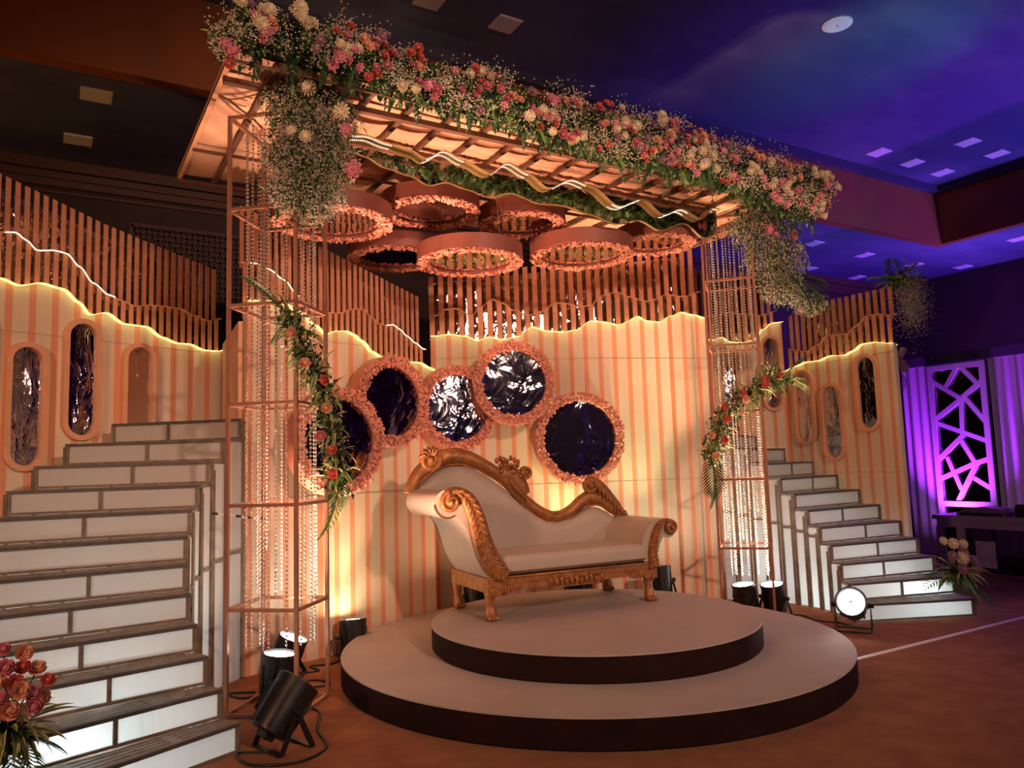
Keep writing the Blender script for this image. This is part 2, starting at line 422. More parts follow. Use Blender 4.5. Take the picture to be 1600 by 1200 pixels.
struct(m.build('trim_3', plain('cornice_paint', (0.085, 0.032, 0.020), 0.55)))
m = MB()   # wooden lattice grille on the back wall
gx0, gx1, gz0, gz1 = -2.62, -0.4, 3.3, 4.42
for k in range(-10, 26):
    a = gx0 + k * 0.13
    pts = []
    for sgn in (1, -1):
        x0, z0 = (a, gz0) if sgn == 1 else (a, gz1)
        x1, z1 = a + (gz1 - gz0), (gz1 if sgn == 1 else gz0)
        t0 = max(0.0, (gx0 - x0) / (x1 - x0)); t1 = min(1.0, (gx1 - x0) / (x1 - x0))
        if t1 - t0 > 0.05:
            m.bar((x0 + (x1 - x0) * t0, YB - 0.02, z0 + (z1 - z0) * t0), (x0 + (x1 - x0) * t1, YB - 0.02, z0 + (z1 - z0) * t1), 0.03, 0.025, (0, 1, 0))
for z in (gz0, gz1): m.bar((gx0, YB - 0.03, z), (gx1, YB - 0.03, z), 0.05, 0.05)
for x in (gx0, gx1): m.bar((x, YB - 0.03, gz0), (x, YB - 0.03, gz1), 0.05, 0.05)
struct(m.build('trim_4', plain('grille_wood', (0.075, 0.03, 0.02), 0.6)))

# square ceiling lamps, all switched off
me_c = MB().box((0, 0, -0.008), (0.25, 0.25, 0.016)).mesh('cover', M_lamp_white)
fr = MB()
for s_ in (-1, 1):
    fr.box((s_ * 0.13, 0, -0.006), (0.012, 0.272, 0.012)); fr.box((0, s_ * 0.13, -0.006), (0.248, 0.012, 0.012))
me_f = fr.mesh('frame', M_lamp_white)
def ceiling_lamp(x, y, z, label):
    t = thing('ceiling_lamp', label, 'ceiling lamp', (x, y, z), 0, 'square flush ceiling lamps')
    put('frame', me_f, t); put('cover', me_c, t)
ceiling_lamp(-3.09, 3.27, ZL, 'square ceiling lamp at far left, the higher one above the striped wall')
ceiling_lamp(-3.21, 4.46, ZL, 'square ceiling lamp at far left, the lower one nearest the back wall')
ceiling_lamp(-0.28, 1.75, ZT, 'square ceiling lamp cut by the top edge of the picture')
ceiling_lamp(0.59, 1.76, ZT, 'square ceiling lamp alone above the middle of the flower beam')
ceiling_lamp(7.40, 2.06, ZT, 'violet-lit square ceiling lamp in the raised ceiling, leftmost of the five')
ceiling_lamp(8.28, 1.20, ZT, 'violet-lit square ceiling lamp in the raised ceiling, topmost of the five')
ceiling_lamp(8.29, 2.08, ZT, 'violet-lit square ceiling lamp in the middle of the five in the raised ceiling')
ceiling_lamp(9.17, 1.24, ZT, 'violet-lit square ceiling lamp in the raised ceiling, rightmost of the five')
ceiling_lamp(9.16, 2.10, ZT, 'violet-lit square ceiling lamp in the raised ceiling, lowest and nearest the corner')
ceiling_lamp(7.82, 3.66, ZL, 'square ceiling lamp just right of the hanging flowers under the brown beam')
ceiling_lamp(9.37, 3.76, ZL, 'square lower ceiling lamp second from the hanging flowers')
ceiling_lamp(10.97, 3.79, ZL, 'square lower ceiling lamp straight below the corner of the brown beam')
ceiling_lamp(9.26, 4.90, ZL, 'teal-lit square ceiling lamp beside the palm leaf of the flower tower')
ceiling_lamp(10.84, 4.95, ZL, 'square lower ceiling lamp left of the plant on the slatted panel')
ceiling_lamp(12.1, 3.47, ZL, 'bright violet square ceiling lamp right of the plant on the slatted panel')
ceiling_lamp(10.98, 1.91, ZL, 'square ceiling lamp cut by the right edge of the picture')
t = thing('ceiling_speaker', 'round white grille speaker set in the raised ceiling', 'speaker', (3.734, 0.096, ZT))
MB().lathe([(0.155, 0), (0.155, -0.012), (0.14, -0.016)], 32).build('bezel', M_lamp_white, t)
g = MB().lathe([(0.135, -0.016), (0.12, -0.022), (0.0, -0.024)], 32).build('grille', M_lamp_white, t)
MB().box((0, 0, -0.025), (0.035, 0.008, 0.004)).build('badge', M_black, t)
t = thing('wall_nozzle', 'round dark air nozzle on the brown ceiling beam beside the flowers', 'vent', (6.475, 2.6, 5.27))
MB().lathe([(0.17, 0.0), (0.17, 0.03), (0.12, 0.05), (0.11, 0.02)], 24, axis='y').build('ring', plain('nozzle_paint', (0.12, 0.06, 0.05), 0.5), t)
MB().lathe([(0.11, 0.0), (0.085, 0.02), (0.0, 0.02)], 24, axis='y').build('throat', M_black, t)
# white tape along the carpet edge
tag(MB().box((3.6, -1.22, 0.003), (4.6, 0.035, 0.006)).build('floor_tape', M_tape), 'white tape line running across the carpet behind the round platform', 'tape')

# ================================================================== BACKDROP PANELS
PANELS = {'L1': ((-3.95, 1.39), (-2.09, 2.195)), 'L2': ((-2.17, 1.0), (-.42, 1.575)), 'C': ((-.30, 1.855), (2.41, .965)),
          'R2': ((2.46, 1.95), (4.06, 1.36)), 'R1': ((4.06, 1.36), (3.95, -.1))}
def on_panel(nm, t, off=0.0):
    (ax, ay), (bx, by) = PANELS[nm]
    L = math.hypot(bx - ax, by - ay); dx, dy = (bx - ax) / L, (by - ay) / L
    return ax + dx * t - dy * off, ay + dy * t + dx * off, math.atan2(dy, dx)
def panel(nm, label, board, mid, top, mid_led, PITCHS=0.09, first=0.03):
    SLATW = PITCHS * 0.52
    (ax, ay), (bx, by) = PANELS[nm]
    L = math.hypot(bx - ax, by - ay)
    t = thing('backdrop_panel', label, 'backdrop', (ax, ay, 0), math.atan2(by - ay, bx - ax), 'striped backdrop panels with slatted tops')
    N = max(40, int(L * 45))
    xs = [L * i / N for i in range(N + 1)]
    # striped board
    poly = [(0, 0), (L, 0)] + [(x, interp(board, x)) for x in reversed(xs)]
    bo = MB()
    n = len(xs)
    vs = []
    for y in (0, 0.05):
        vs += [(x, y, 0.0) for x in xs] + [(x, y, interp(board, x)) for x in xs]
    f = []
    for i in range(N):
        f += [(i, i + 1, n + i + 1, n + i), (2 * n + i + 1, 2 * n + i, 3 * n + i, 3 * n + i + 1), (n + i, n + i + 1, 3 * n + i + 1, 3 * n + i), (i + 1, i, 2 * n + i, 2 * n + i + 1)]
    f += [(0, n, 3 * n, 2 * n), (N, 2 * n + N, 3 * n + N, n + N)]
    bo.add(vs, f)
    bd = bo.build('board', M_board, t)
    for z in (1.22, 2.44):
        x0 = 0.0
        segs = []
        cur = None
        for x in xs:
            ok = interp(board, x) > z + 0.02
            if ok and cur is None: cur = x
            if (not ok or x == xs[-1]) and cur is not None:
                segs.append((cur, x)); cur = None
        for (a, b) in segs:
            MB().box(((a + b) / 2, -0.0012, z), (b - a, 0.0024, 0.0035)).build('board_joint', M_joint, bd)
    # glowing ribbons along the board's wavy top
    def ribbon(curve, y0, y1, th, dz=0.0):
        q = MB(); vv = []
        for x in xs:
            z = interp(curve, x) + dz
            vv += [(x, y0, z), (x, y1, z), (x, y1, z + th), (x, y0, z + th)]
        ff = []
        for i in range(N):
            a = i * 4; b = a + 4
            ff += [(a, b, b + 1, a + 1), (a + 1, b + 1, b + 2, a + 2), (a + 2, b + 2, b + 3, a + 3), (a + 3, b + 3, b, a)]
        ff += [(0, 1, 2, 3), (N * 4 + 3, N * 4 + 2, N * 4 + 1, N * 4)]
        return q.add(vv, ff)
    ribbon(board, -0.052, 0.0, 0.004, -0.004).build('led_glow_strip', M_edge_glow, bd)  # added front ribbon, glows in place of light leaking through the foam
    ribbon(board, 0.052, 0.060, 0.004, -0.02).build('led_glow_strip', M_ledb, bd)
    # wavy front row of slats and its lit cap
    rw = t
    cap = ribbon(mid, 0.066, 0.112, 0.006).build('wave_cap', M_peachframe, t)
    for (a0, a1) in (mid_led or []):
        q = MB(); vv = []; xx = [x for x in xs if a0 <= x <= a1]
        pts = [(x, 0.060, interp(mid, x) + 0.004) for x in xx]
        q.tube(pts, 0.0045, 0.0045, 5)
        q.build('led_glow_strip', M_ledw, cap)
    k = 0
    x = first
    while x < L - 0.01:
        zb = interp(board, x) - 0.12
        zm = interp(mid, x)
        if zm - zb > 0.02:
            z1 = interp(mid, x - SLATW / 2); z2 = interp(mid, x + SLATW / 2)
            MB().prism([(x - SLATW / 2, zb), (x + SLATW / 2, zb), (x + SLATW / 2, z2), (x - SLATW / 2, z1)], 0.075, 0.087).build('slat', M_slat, rw)
        x += PITCHS
    # tall rear slats
    rw2 = t
    x = first
    while x < L - 0.01:
        zb = interp(mid, x) - 0.03
        z1 = interp_lin(top, x - SLATW / 2); z2 = interp_lin(top, x + SLATW / 2)
        MB().prism([(x - SLATW / 2, zb), (x + SLATW / 2, zb), (x + SLATW / 2, z2), (x - SLATW / 2, z1)], 0.120, 0.132).build('slat', M_slat, rw2)
        x += PITCHS
    zlow = min(p[1] for p in board) - 0.1
    # mirror film behind the slats, with a plain timber back
    e0 = 0.20 if nm == 'L2' else 0.06; e1 = L - (0.36 if nm == 'R1' else 0.06)
    hi = [(x, interp_lin(top, x) - 0.03) for x in (e0, L * 0.25, L * 0.5, L * 0.75, e1)]
    MB().prism([(e0, zlow), (e1, zlow)] + hi[::-1], 0.295, 0.300).build('backing_mirror', M_back_mirror, t)
    q = MB()
    for x in (e0 + 0.03, e1 - 0.03):
        q.bar((x, 0.33, 0), (x, 0.33, interp_lin(top, x) - 0.01), 0.05, 0.05)
    q.bar((e0, 0.33, 1.2), (e1, 0.33, 1.2), 0.05, 0.05); q.bar((e0, 0.155, zlow + 0.03), (e1, 0.155, zlow + 0.03), 0.03, 0.04)
    q.build('support_frame', M_rib, t)
    return t
def interp_lin(pts, x):
    if x <= pts[0][0]:
        (a, b), (c, d) = pts[0], pts[1]
    elif x >= pts[-1][0]:
        (a, b), (c, d) = pts[-2], pts[-1]
    else:
        for (a, b), (c, d) in zip(pts, pts[1:]):
            if x <= c: break
    return b + (d - b) * (x - a) / (c - a)
panel('L1', 'striped backdrop panel behind the left staircase with three oval mirrors',
      [(0.0, 2.80), (0.268, 2.793), (0.368, 2.764), (0.522, 2.804), (0.667, 2.786), (0.781, 2.705), (0.86, 2.625), (0.977, 2.656), (1.121, 2.589), (1.291, 2.59), (1.425, 2.52), (1.563, 2.487), (1.657, 2.491), (1.804, 2.455), (1.929, 2.458), (2.046, 2.498)],
      [(0, 3.10), (0.294, 3.14), (0.378, 3.155), (0.448, 3.116), (0.521, 3.057), (0.647, 3.08), (0.722, 3.075), (0.82, 2.992), (0.92, 2.886), (1.043, 2.813), (1.148, 2.787), (1.255, 2.76), (1.387, 2.787), (1.524, 2.796), (1.642, 2.795), (1.764, 2.756), (1.889, 2.731), (2.018, 2.763), (2.111, 2.751)],
      [(0.317, 3.575), (1.017, 3.392), (2.175, 3.171)], [(0.3, 1.1)], 0.063)
panel('L2', 'striped backdrop panel behind the left flower tower, its top sloping down to the middle',
      [(0.014, 2.671), (0.128, 2.687), (0.291, 2.685), (0.46, 2.633), (0.559, 2.554), (0.679, 2.49), (0.759, 2.525), (0.872, 2.537), (0.936, 2.518), (1.027, 2.474), (1.133, 2.392), (1.228, 2.357), (1.325, 2.321), (1.454, 2.32), (1.573, 2.341), (1.663, 2.342), (1.786, 2.305), (1.888, 2.272)],
      [(0.034, 2.973), (0.134, 2.976), (0.221, 2.951), (0.355, 2.888), (0.475, 2.784), (0.647, 2.683), (0.833, 2.691), (0.91, 2.706), (0.962, 2.735), (1.055, 2.758), (1.136, 2.758), (1.204, 2.711), (1.287, 2.659), (1.372, 2.652), (1.444, 2.666), (1.517, 2.634), (1.606, 2.58), (1.696, 2.531), (1.804, 2.483), (1.883, 2.484)],
      [(0.126, 3.398), (0.813, 3.226), (2.021, 2.927)], [(0.05, 0.5), (1.37, 1.82)], 0.0585)
panel('C', 'wide striped backdrop panel right behind the sofa with a wavy slatted top',
      [(0.04, 2.652), (0.185, 2.669), (0.32, 2.654), (0.455, 2.61), (0.555, 2.646), (0.692, 2.621), (0.833, 2.647), (0.997, 2.748), (1.138, 2.709), (1.302, 2.7), (1.447, 2.721), (1.598, 2.814), (1.724, 2.805), (1.892, 2.776), (1.979, 2.808), (2.09, 2.866), (2.196, 2.82), (2.326, 2.811), (2.461, 2.875), (2.574, 2.914), (2.706, 2.889), (2.839, 2.859)],
      [(0.076, 2.866), (0.146, 2.926), (0.264, 2.938), (0.42, 2.87), (0.502, 2.951), (0.625, 3.037), (0.725, 3.004), (0.844, 2.926), (0.986, 2.881), (1.111, 2.919), (1.281, 3.013), (1.385, 3.005), (1.532, 2.976), (1.638, 2.988), (1.772, 3.094), (1.925, 3.134), (2.053, 3.088), (2.249, 3.043), (2.338, 3.062), (2.475, 3.117), (2.654, 3.099), (2.873, 3.157)],
      [(0.058, 3.266), (2.955, 3.643)], None, 0.095)
panel('R2', 'striped backdrop panel seen through the right flower tower with two oval mirrors',
      [(0, 2.75), (0.3, 2.82), (0.711, 2.798), (0.806, 2.782), (0.912, 2.813), (1.029, 2.759), (1.191, 2.752), (1.34, 2.797), (1.447, 2.912), (1.576, 2.99), (1.768, 3.006)],
      [(0, 3.05), (0.774, 3.083), (1.102, 3.123), (1.431, 3.094), (1.839, 3.182)],
      [(0.898, 3.66), (1.93, 3.60)], None, 0.084)
panel('R1', 'striped backdrop panel at the far right beside the right staircase with three oval mirrors',
      [(0.04, 2.412), (0.196, 2.445), (0.364, 2.476), (0.523, 2.467), (0.711, 2.499), (0.887, 2.479), (1.005, 2.511), (1.123, 2.565), (1.259, 2.563), (1.453, 2.525)],
      [(0.0, 2.68), (0.086, 2.65), (0.284, 2.607), (0.451, 2.661), (0.585, 2.742), (0.736, 2.725), (0.855, 2.723), (0.977, 2.788), (1.126, 2.871), (1.262, 2.862), (1.405, 2.825)],
      [(-0.097, 3.04), (0.276, 3.157), (0.986, 3.144), (1.50, 3.13)], None, 0.090)

t = thing('side_board', 'plain peach board between the left striped panel and the left tower panel', 'board', (-2.205, 1.03, 0), math.atan2(1.1, 0.09))
MB().box((0.55, 0.0, 1.26), (1.10, 0.03, 2.52)).build('board', M_peachframe, t)
MB().box((0.55, 0.03, 1.2), (1.10, 0.03, 0.05)).build('batten', M_rib, t)

# ------------------------------------------------------------------ oval mirrors
def oval(nm, tx, cz, wd, ht, label):
    x, y, rz = on_panel(nm, tx, 0.0)
    t = thing('oval_mirror', label, 'mirror', (x, y, cz), rz, 'upright oval mirrors on the striped panels')
    def outline(wd, ht, n=14):
        r = wd / 2; h = ht / 2 - r
        return [(r * math.cos(a), h + r * math.sin(a)) for a in [PI * i / n for i in range(n + 1)]] + [(r * math.cos(a), -h + r * math.sin(a)) for a in [PI + PI * i / n for i in range(n + 1)]]
    oo = outline(wd, ht); ii = outline(wd - 0.075, ht - 0.075); n = len(oo)
    m = MB(); vs = []
    for y_ in (-0.002, -0.045):
        vs += [(p[0], y_, p[1]) for p in oo] + [(p[0], y_, p[1]) for p in ii]
    f = []
    for i in range(n):
        j = (i + 1) % n
        f += [(2 * n + i, 2 * n + j, 3 * n + j, 3 * n + i), (i, j, 2 * n + j, 2 * n + i), (n + j, n + i, 3 * n + i, 3 * n + j), (j, i, n + i, n + j)]
    m.add(vs, f).build('frame', M_peachframe, t)
    MB().prism(outline(wd - 0.07, ht - 0.07), -0.014, -0.004).build('mirror', M_oval_mirror, t)
oval('L1', 0.448, 1.923, 0.27, 0.90, 'oval mirror at far left on the striped wall, lowest of the three')
oval('L1', 0.818, 2.137, 0.27, 0.90, 'oval mirror on the left striped wall, tallest placed and in the middle')
oval('L1', 1.247, 2.005, 0.27, 0.90, 'oval mirror just above the top of the left staircase')
oval('L1', 0.10, 2.10, 0.27, 0.90, 'oval mirror frame cut by the left edge of the picture')
oval('R2', 0.985, 2.06, 0.25, 0.90, 'oval mirror half hidden behind the beads and flowers of the right tower')
oval('R2', 1.525, 2.39, 0.27, 0.90, 'oval mirror with bright glints just right of the right flower tower')
oval('R1', 0.28, 1.963, 0.31, 0.86, 'oval mirror on the far right panel nearest the flower tower, purple at its foot')
oval('R1', 0.66, 1.773, 0.31, 0.86, 'oval mirror hung lowest in the middle of the far right panel')
oval('R1', 1.128, 2.049, 0.30, 0.82, 'oval mirror nearest the outer edge of the far right panel')

# ------------------------------------------------------------------ round mirrors with petal borders
def petal_ring(r0, r1, n, s, seed, axis='y'):
    rnd = random.Random(seed); m = MB()
    for k in range(n):
        a = rnd.random() * 2 * PI
        r = math.sqrt(r0 * r0 + (r1 * r1 - r0 * r0) * rnd.random())
        c = Vector((r * math.cos(a), r * math.sin(a), 0.004 + rnd.random() * 0.012))
        q = Euler((rnd.uniform(-1.0, 1.0), rnd.uniform(-1.0, 1.0), rnd.uniform(0, 6.28)))
        ss = s * rnd.uniform(0.7, 1.3)
        pts = [Vector((-ss, -ss * .6, 0)), Vector((ss, -ss * .5, 0)), Vector((ss * .7, ss * .7, 0)), Vector((-ss * .8, ss * .6, 0)), Vector((0, 0, ss * .5))]
        vv = []
        for p in pts:
            p.rotate(q); p += c
            p = (p.x, p.y, p.z) if axis == 'z' else ((p.x, -p.z, p.y) if axis == 'y' else (p.x, p.y, -p.z))
            vv.append(p)
        m.add(vv, [(0, 1, 4), (1, 2, 4), (2, 3, 4), (3, 0, 4)])
    return m
def wall_disc(loc, rz, rad, label, seed, depth=0.10, rim_w=0.085, foilmat=None):
    t = thing('round_mirror', label, 'mirror', loc, rz, 'round mirrors clustered behind the sofa')
    ri = rad - rim_w
    m = MB().lathe([(ri, -0.0), (ri, 0.012), (ri + 0.006, 0.03), (rad - 0.01, 0.03), (rad, 0.02), (rad, -depth), (ri, -depth), (ri, 0.0)], 56, axis='y', cap=False)
    m.build('rim', M_rim, t, smooth='auto')
    MB().lathe([(0.0, 0.006), (ri, 0.006), (ri, 0.0), (0.0, 0.0)], 56, axis='y', cap=False).build('mirror', foilmat or M_disc_mirror, t)
    stuff(petal_ring(ri - 0.004, rad + 0.002, 620, 0.016, seed).build('petal_border', M_pink, t, fix=False, loc=(0, -0.03, 0)))
    MB().lathe([(0.05, -depth - 0.10), (0.05, 0.0)], 12, axis='y').build('mount', M_rib, t)
x, y, rz = on_panel('L2', 0.565, -0.33); wall_disc((x, y, 1.625), rz, 0.40, 'round mirror lowest at left, partly behind the beads and leaf garland', 1)
x, y, rz = on_panel('L2', 1.195, -0.20); wall_disc((x, y, 1.962), rz, 0.375, 'round dark purple mirror second from left in the cluster', 2)
wall_disc((-0.247, 1.43, 1.935), 0.0, 0.385, 'round mirror in the middle of the cluster with a silver streak, behind its neighbours', 3)
x, y, rz = on_panel('C', 0.718, -0.36); wall_disc((x, y, 2.16), rz, 0.385, 'round purple mirror highest in the cluster above the sofa', 4)
x, y, rz = on_panel('C', 1.402, -0.14); wall_disc((x, y, 1.645), rz, 0.445, 'round dark mirror at right of the cluster behind the low end of the sofa', 5)

# ================================================================== PLATFORM
def disc(name, label, c, r, z0, z1):
    t = thing(name, label, 'platform', (c[0], c[1], z0), 0, 'stacked round stage platforms')
    h = z1 - z0
    MB().lathe([(r - 0.01, 0), (r, 0.01), (r, h - 0.012), (r - 0.002, h - 0.006)], 128).build('skirt', M_skirt, t, smooth='auto')
    MB().lathe([(r + 0.002, h - 0.012), (r + 0.001, h - 0.003), (r - 0.012, h), (0.0, h)], 128, cap=False).build('cloth_top', M_plat, t, smooth='auto')
disc('round_platform', 'large low round platform with pale cloth top and black skirt', (-0.02, -0.14), 1.745, 0.0, 0.17)
disc('round_platform', 'smaller round platform under the sofa, on top of the large one', (-0.03, -0.20), 1.145, 0.17, 0.335)

# ================================================================== SOFA
SX, SY, SZ, SA = -0.700, 0.087, 0.335, R(-4.8)
sofa = thing('chaise_sofa', 'ivory chaise sofa with carved gilt frame and scrolled arms', 'sofa', (SX, SY, SZ), SA)
def leg(x, y, front):
    pts = [(x, y, 0.0), (x, y, 0.05), (x - 0.006, y, 0.10), (x - 0.012, y, 0.16), (x - 0.006, y, 0.21), (x, y, 0.25)]
    rr = [0.040, 0.043, 0.030, 0.034, 0.050, 0.055]
    m = MB().tube(lerp_pts(pts, 3), [interp_lin(list(zip([i * 3 for i in range(6)], rr)), i) for i in range(16)], None, 10, (0, 1, 0))
    for k in range(3):
        m.ball((x - 0.028 + k * 0.028, y - 0.036, 0.02), 0.018, (1, 1.1, 1), 7, 4)
    m.ball((x, y - 0.04, 0.20), 0.035, (0.9, 0.6, 1.2), 8, 5)
    m.tube([(x - 0.02, y - 0.048, 0.245), (x - 0.005, y - 0.055, 0.2), (x + 0.005, y - 0.045, 0.15)], [0.012, 0.01, 0.004], None, 6)
    m.build('leg', M_goldcarve, sofa, smooth=True)
for (x, y) in ((0.0, 0.0), (1.35, 0.0), (0.0, 0.60), (1.35, 0.60)):
    leg(x, y, y < 0.1)
# seat rail: shaped apron all round
def apron(x0, x1, n=30):
    out = []
    for i in range(n + 1):
        t = i / n; x = x0 + (x1 - x0) * t
        z = 0.205
        if t < 0.10 or t > 0.90: z = 0.175
        if 0.36 < t < 0.64: z = 0.185
        out.append((x, z))
    return out
m = MB()
ap = apron(-0.045, 1.395)
m.prism(ap + [(1.395, 0.295), (-0.045, 0.295)], -0.05, -0.015)
m.prism([(p[0], p[1] + 0.01) for p in ap] + [(1.395, 0.295), (-0.045, 0.295)], 0.60, 0.63)
for x in (-0.03, 1.38):
    m.box((x, 0.29, 0.245), (0.035, 0.60, 0.10))
m.box((0.675, 0.29, 0.285), (1.40, 0.62, 0.02))
rail = m.build('seat_rail', M_goldcarve, sofa)
m = MB()
m.tube([(-0.05, -0.052, 0.292), (1.40, -0.052, 0.292)], 0.011, None, 8); m.tube([(0.02, -0.052, 0.250), (1.33, -0.052, 0.250)], 0.005, None, 6)
m.build('rail_moulding', M_goldcarve, rail, smooth=True)
m = MB()     # carved plaque in the middle of the rail
for k in range(9):
    x = 0.50 + k * 0.042
    m.ball((x, -0.055, 0.228 + 0.012 * math.sin(k * 2.1)), 0.024, (0.8, 0.55, 1.25), 8, 5)
    m.tube([(x - 0.02, -0.062, 0.20), (x, -0.07, 0.225), (x + 0.018, -0.06, 0.255)], [0.004, 0.008, 0.004], None, 5)
m.box((0.885, -0.05, 0.23), (0.016, 0.03, 0.09)); m.box((0.455, -0.05, 0.23), (0.016, 0.03, 0.09))
m.build('rail_carving', M_goldcarve, rail, smooth=True)
m = MB(); m2 = MB()
for k in range(5):
    m.ball((1.14 + k * 0.024, -0.054, 0.215 - k * 0.002), 0.018, (0.5, 0.6, 1.6), 7, 4)
    m2.ball((0.16 - k * 0.024, -0.054, 0.215 - k * 0.002), 0.018, (0.5, 0.6, 1.6), 7, 4)
m.build('rail_carving', M_goldcarve, rail, smooth=True)
m2.build('rail_carving', M_goldcarve, rail, smooth=True)
# seat cushion
def rbox(c, d, bev, seg=4):
    b = bmesh.new()
    bmesh.ops.create_cube(b, size=1)
    bmesh.ops.scale(b, vec=d, verts=b.verts); bmesh.ops.translate(b, vec=c, verts=b.verts)
    bmesh.ops.bevel(b, geom=list(b.edges), offset=bev, segments=seg, affect='EDGES', profile=0.6)
    me = bpy.data.meshes.new('cushion'); b.to_mesh(me); b.free()
    for p in me.polygons: p.use_smooth = True
    return me
me = rbox((0.70, 0.215, 0.372), (1.24, 0.53, 0.135), 0.045); me.materials.append(M_sofa)
sc_ = put('seat_cushion', me, sofa)
MB().tube([(0.11, -0.047, 0.325), (1.29, -0.047, 0.325)], 0.006, None, 6).build('piping', M_pipe, sc_, smooth=True)
# upholstered back: bulged sheet under the carved top rail
BT = [(-0.33, 0.93), (-0.22, 1.03), (-0.12, 1.078), (0.0, 1.09), (0.12, 1.055), (0.25, 0.985), (0.40, 0.88), (0.52, 0.775), (0.65, 0.68), (0.75, 0.625), (0.84, 0.605), (0.95, 0.625), (1.06, 0.67), (1.16, 0.705), (1.25, 0.70), (1.34, 0.655), (1.42, 0.60), (1.47, 0.55)]
BZ = [(-0.33, 0.80), (-0.20, 0.68), (-0.12, 0.46), (-0.03, 0.30), (1.6, 0.30)]
NX, NZ = 60, 16
vs = []; fs = []
for i in range(NX + 1):
    x = -0.33 + (1.80) * i / NX
    zt = interp_lin(BT, x); zb = interp_lin(BZ, x)
    for j in range(NZ + 1):
        v = j / NZ
        e = min(1.0, (1 - v) / 0.25); bul = 0.055 * math.sqrt(max(0, 1 - (1 - e) ** 2))
        vs.append((x, 0.565 - bul - 0.02, zb + (zt - zb) * v))
n0 = len(vs)
for i in range(NX + 1):
    x = -0.33 + 1.80 * i / NX
    vs += [(x, 0.60, interp_lin(BZ, x)), (x, 0.60, interp_lin(BT, x))]
for i in range(NX):
    for j in range(NZ):
        a = i * (NZ + 1) + j
        fs.append((a, a + NZ + 1, a + NZ + 2, a + 1))
    b = n0 + i * 2
    fs.append((b, b + 1, b + 3, b + 2))
    a = i * (NZ + 1) + NZ
    fs.append((a, a + NZ + 1, b + 3, b + 1))
MB().add(vs, fs).build('back_upholstery', M_sofa, sofa, smooth='auto')
# carved top rail, swept along the back
TOPR = [(-0.395, 0.885), (-0.375, 0.95), (-0.32, 1.035), (-0.23, 1.10), (-0.12, 1.145), (0.0, 1.155), (0.12, 1.125), (0.25, 1.06), (0.37, 0.985), (0.47, 0.89), (0.57, 0.79), (0.68, 0.705), (0.78, 0.655), (0.85, 0.642), (0.93, 0.655), (1.02, 0.70), (1.10, 0.755), (1.18, 0.785), (1.27, 0.775), (1.36, 0.72), (1.44, 0.655), (1.51, 0.60)]
pth = lerp_pts([(p[0], 0.555, p[1]) for p in TOPR], 4)
nn = len(pth)
ra = []
for i in range(nn):
    u = i / (nn - 1)
    ra.append(0.048 + 0.018 * math.exp(-((u - 0.22) / 0.1) ** 2) + 0.012 * math.exp(-((u - 0.82) / 0.08) ** 2) - 0.02 * max(0, (u - 0.93) / 0.07))
br = MB().tube(pth, ra, [0.042] * nn, 12, (0, 1, 0)).build('back_rail', M_goldcarve, sofa, smooth=True)
m = MB()
inner = lerp_pts([(p[0], 0.520, p[1] - 0.062 + 0.0) for p in TOPR[2:-1]], 4)
m.tube(inner, 0.009, None, 6)
m.build('rail_bead', M_goldcarve, br, smooth=True)
def curl(m, c, r, turns, y, sgn=1, th=0.016, a0=0.0, n=26):
    pts = []
    for i in range(n + 1):
        u = i / n
        a = a0 + sgn * turns * 2 * PI * u
        rr = r * (1 - 0.82 * u)
        pts.append((c[0] + rr * math.cos(a), y - 0.02 * u, c[1] + rr * math.sin(a)))
    m.tube(pts, [th * (1 - 0.5 * i / n) for i in range(n + 1)], None, 7, (0, 1, 0))
    m.ball((c[0], y - 0.02, c[1]), r * 0.3, (1, 0.8, 1), 8, 5)
m = MB()    # big scroll at the top left of the back
curl(m, (-0.235, 1.135), 0.085, 1.7, 0.53, -1, 0.024, R(20))
m.ball((-0.235, 0.55, 1.135), 0.085, (1.05, 0.4, 0.95), 14, 8)
for k in range(5):
    a = R(60 + k * 22)
    m.tube([(-0.235 + 0.03 * math.cos(a), 0.50, 1.135 + 0.03 * math.sin(a)), (-0.235 + 0.075 * math.cos(a), 0.49, 1.135 + 0.075 * math.sin(a)), (-0.235 + 0.10 * math.cos(a + .4), 0.52, 1.135 + 0.10 * math.sin(a + .4))], [0.008, 0.013, 0.006], None, 6)
m.build('scroll', M_goldcarve, br, smooth=True)
m = MB()    # flower crest where the back steps down
m.tube(lerp_pts([(0.36, 0.55, 1.02), (0.45, 0.55, 0.99), (0.53, 0.55, 0.92), (0.565, 0.55, 0.84)], 3), [0.07, 0.075, 0.075, 0.075, 0.075, 0.07, 0.07, 0.065, 0.06, 0.05], 0.042, 10)
rr = random.Random(3)
for k in range(34):
    u = rr.random(); x = 0.33 + 0.22 * u + rr.uniform(-.03, .03); z = 1.075 - 0.20 * u ** 2 * 0.4 + rr.uniform(-0.05, 0.05)
    m.ball((x, 0.515 + rr.uniform(-0.01, 0.02), z), rr.uniform(0.015, 0.024), (1, 0.8, 1), 7, 4)
for k in range(7):
    m.ball((0.33 + k * 0.032, 0.55, 1.115 + 0.018 * math.sin(k * 1.9)), 0.020, (0.8, 0.8, 1.3), 7, 4)
curl(m, (0.575, 1.015), 0.052, 1.4, 0.53, 1, 0.018, R(200))
m.ball((0.575, 0.55, 1.015), 0.052, (1, 0.5, 1), 12, 6)
for k in range(7):
    m.tube([(0.40 + k * 0.02, 0.51, 0.97 - k * 0.02), (0.43 + k * 0.02, 0.505, 0.93 - k * 0.02), (0.46 + k * 0.018, 0.515, 0.88 - k * 0.018)], [0.004, 0.009, 0.003], None, 5)
m.build('flower_crest', M_goldcarve, br, smooth=True)
m = MB()    # peak on the right with curled leaves running down
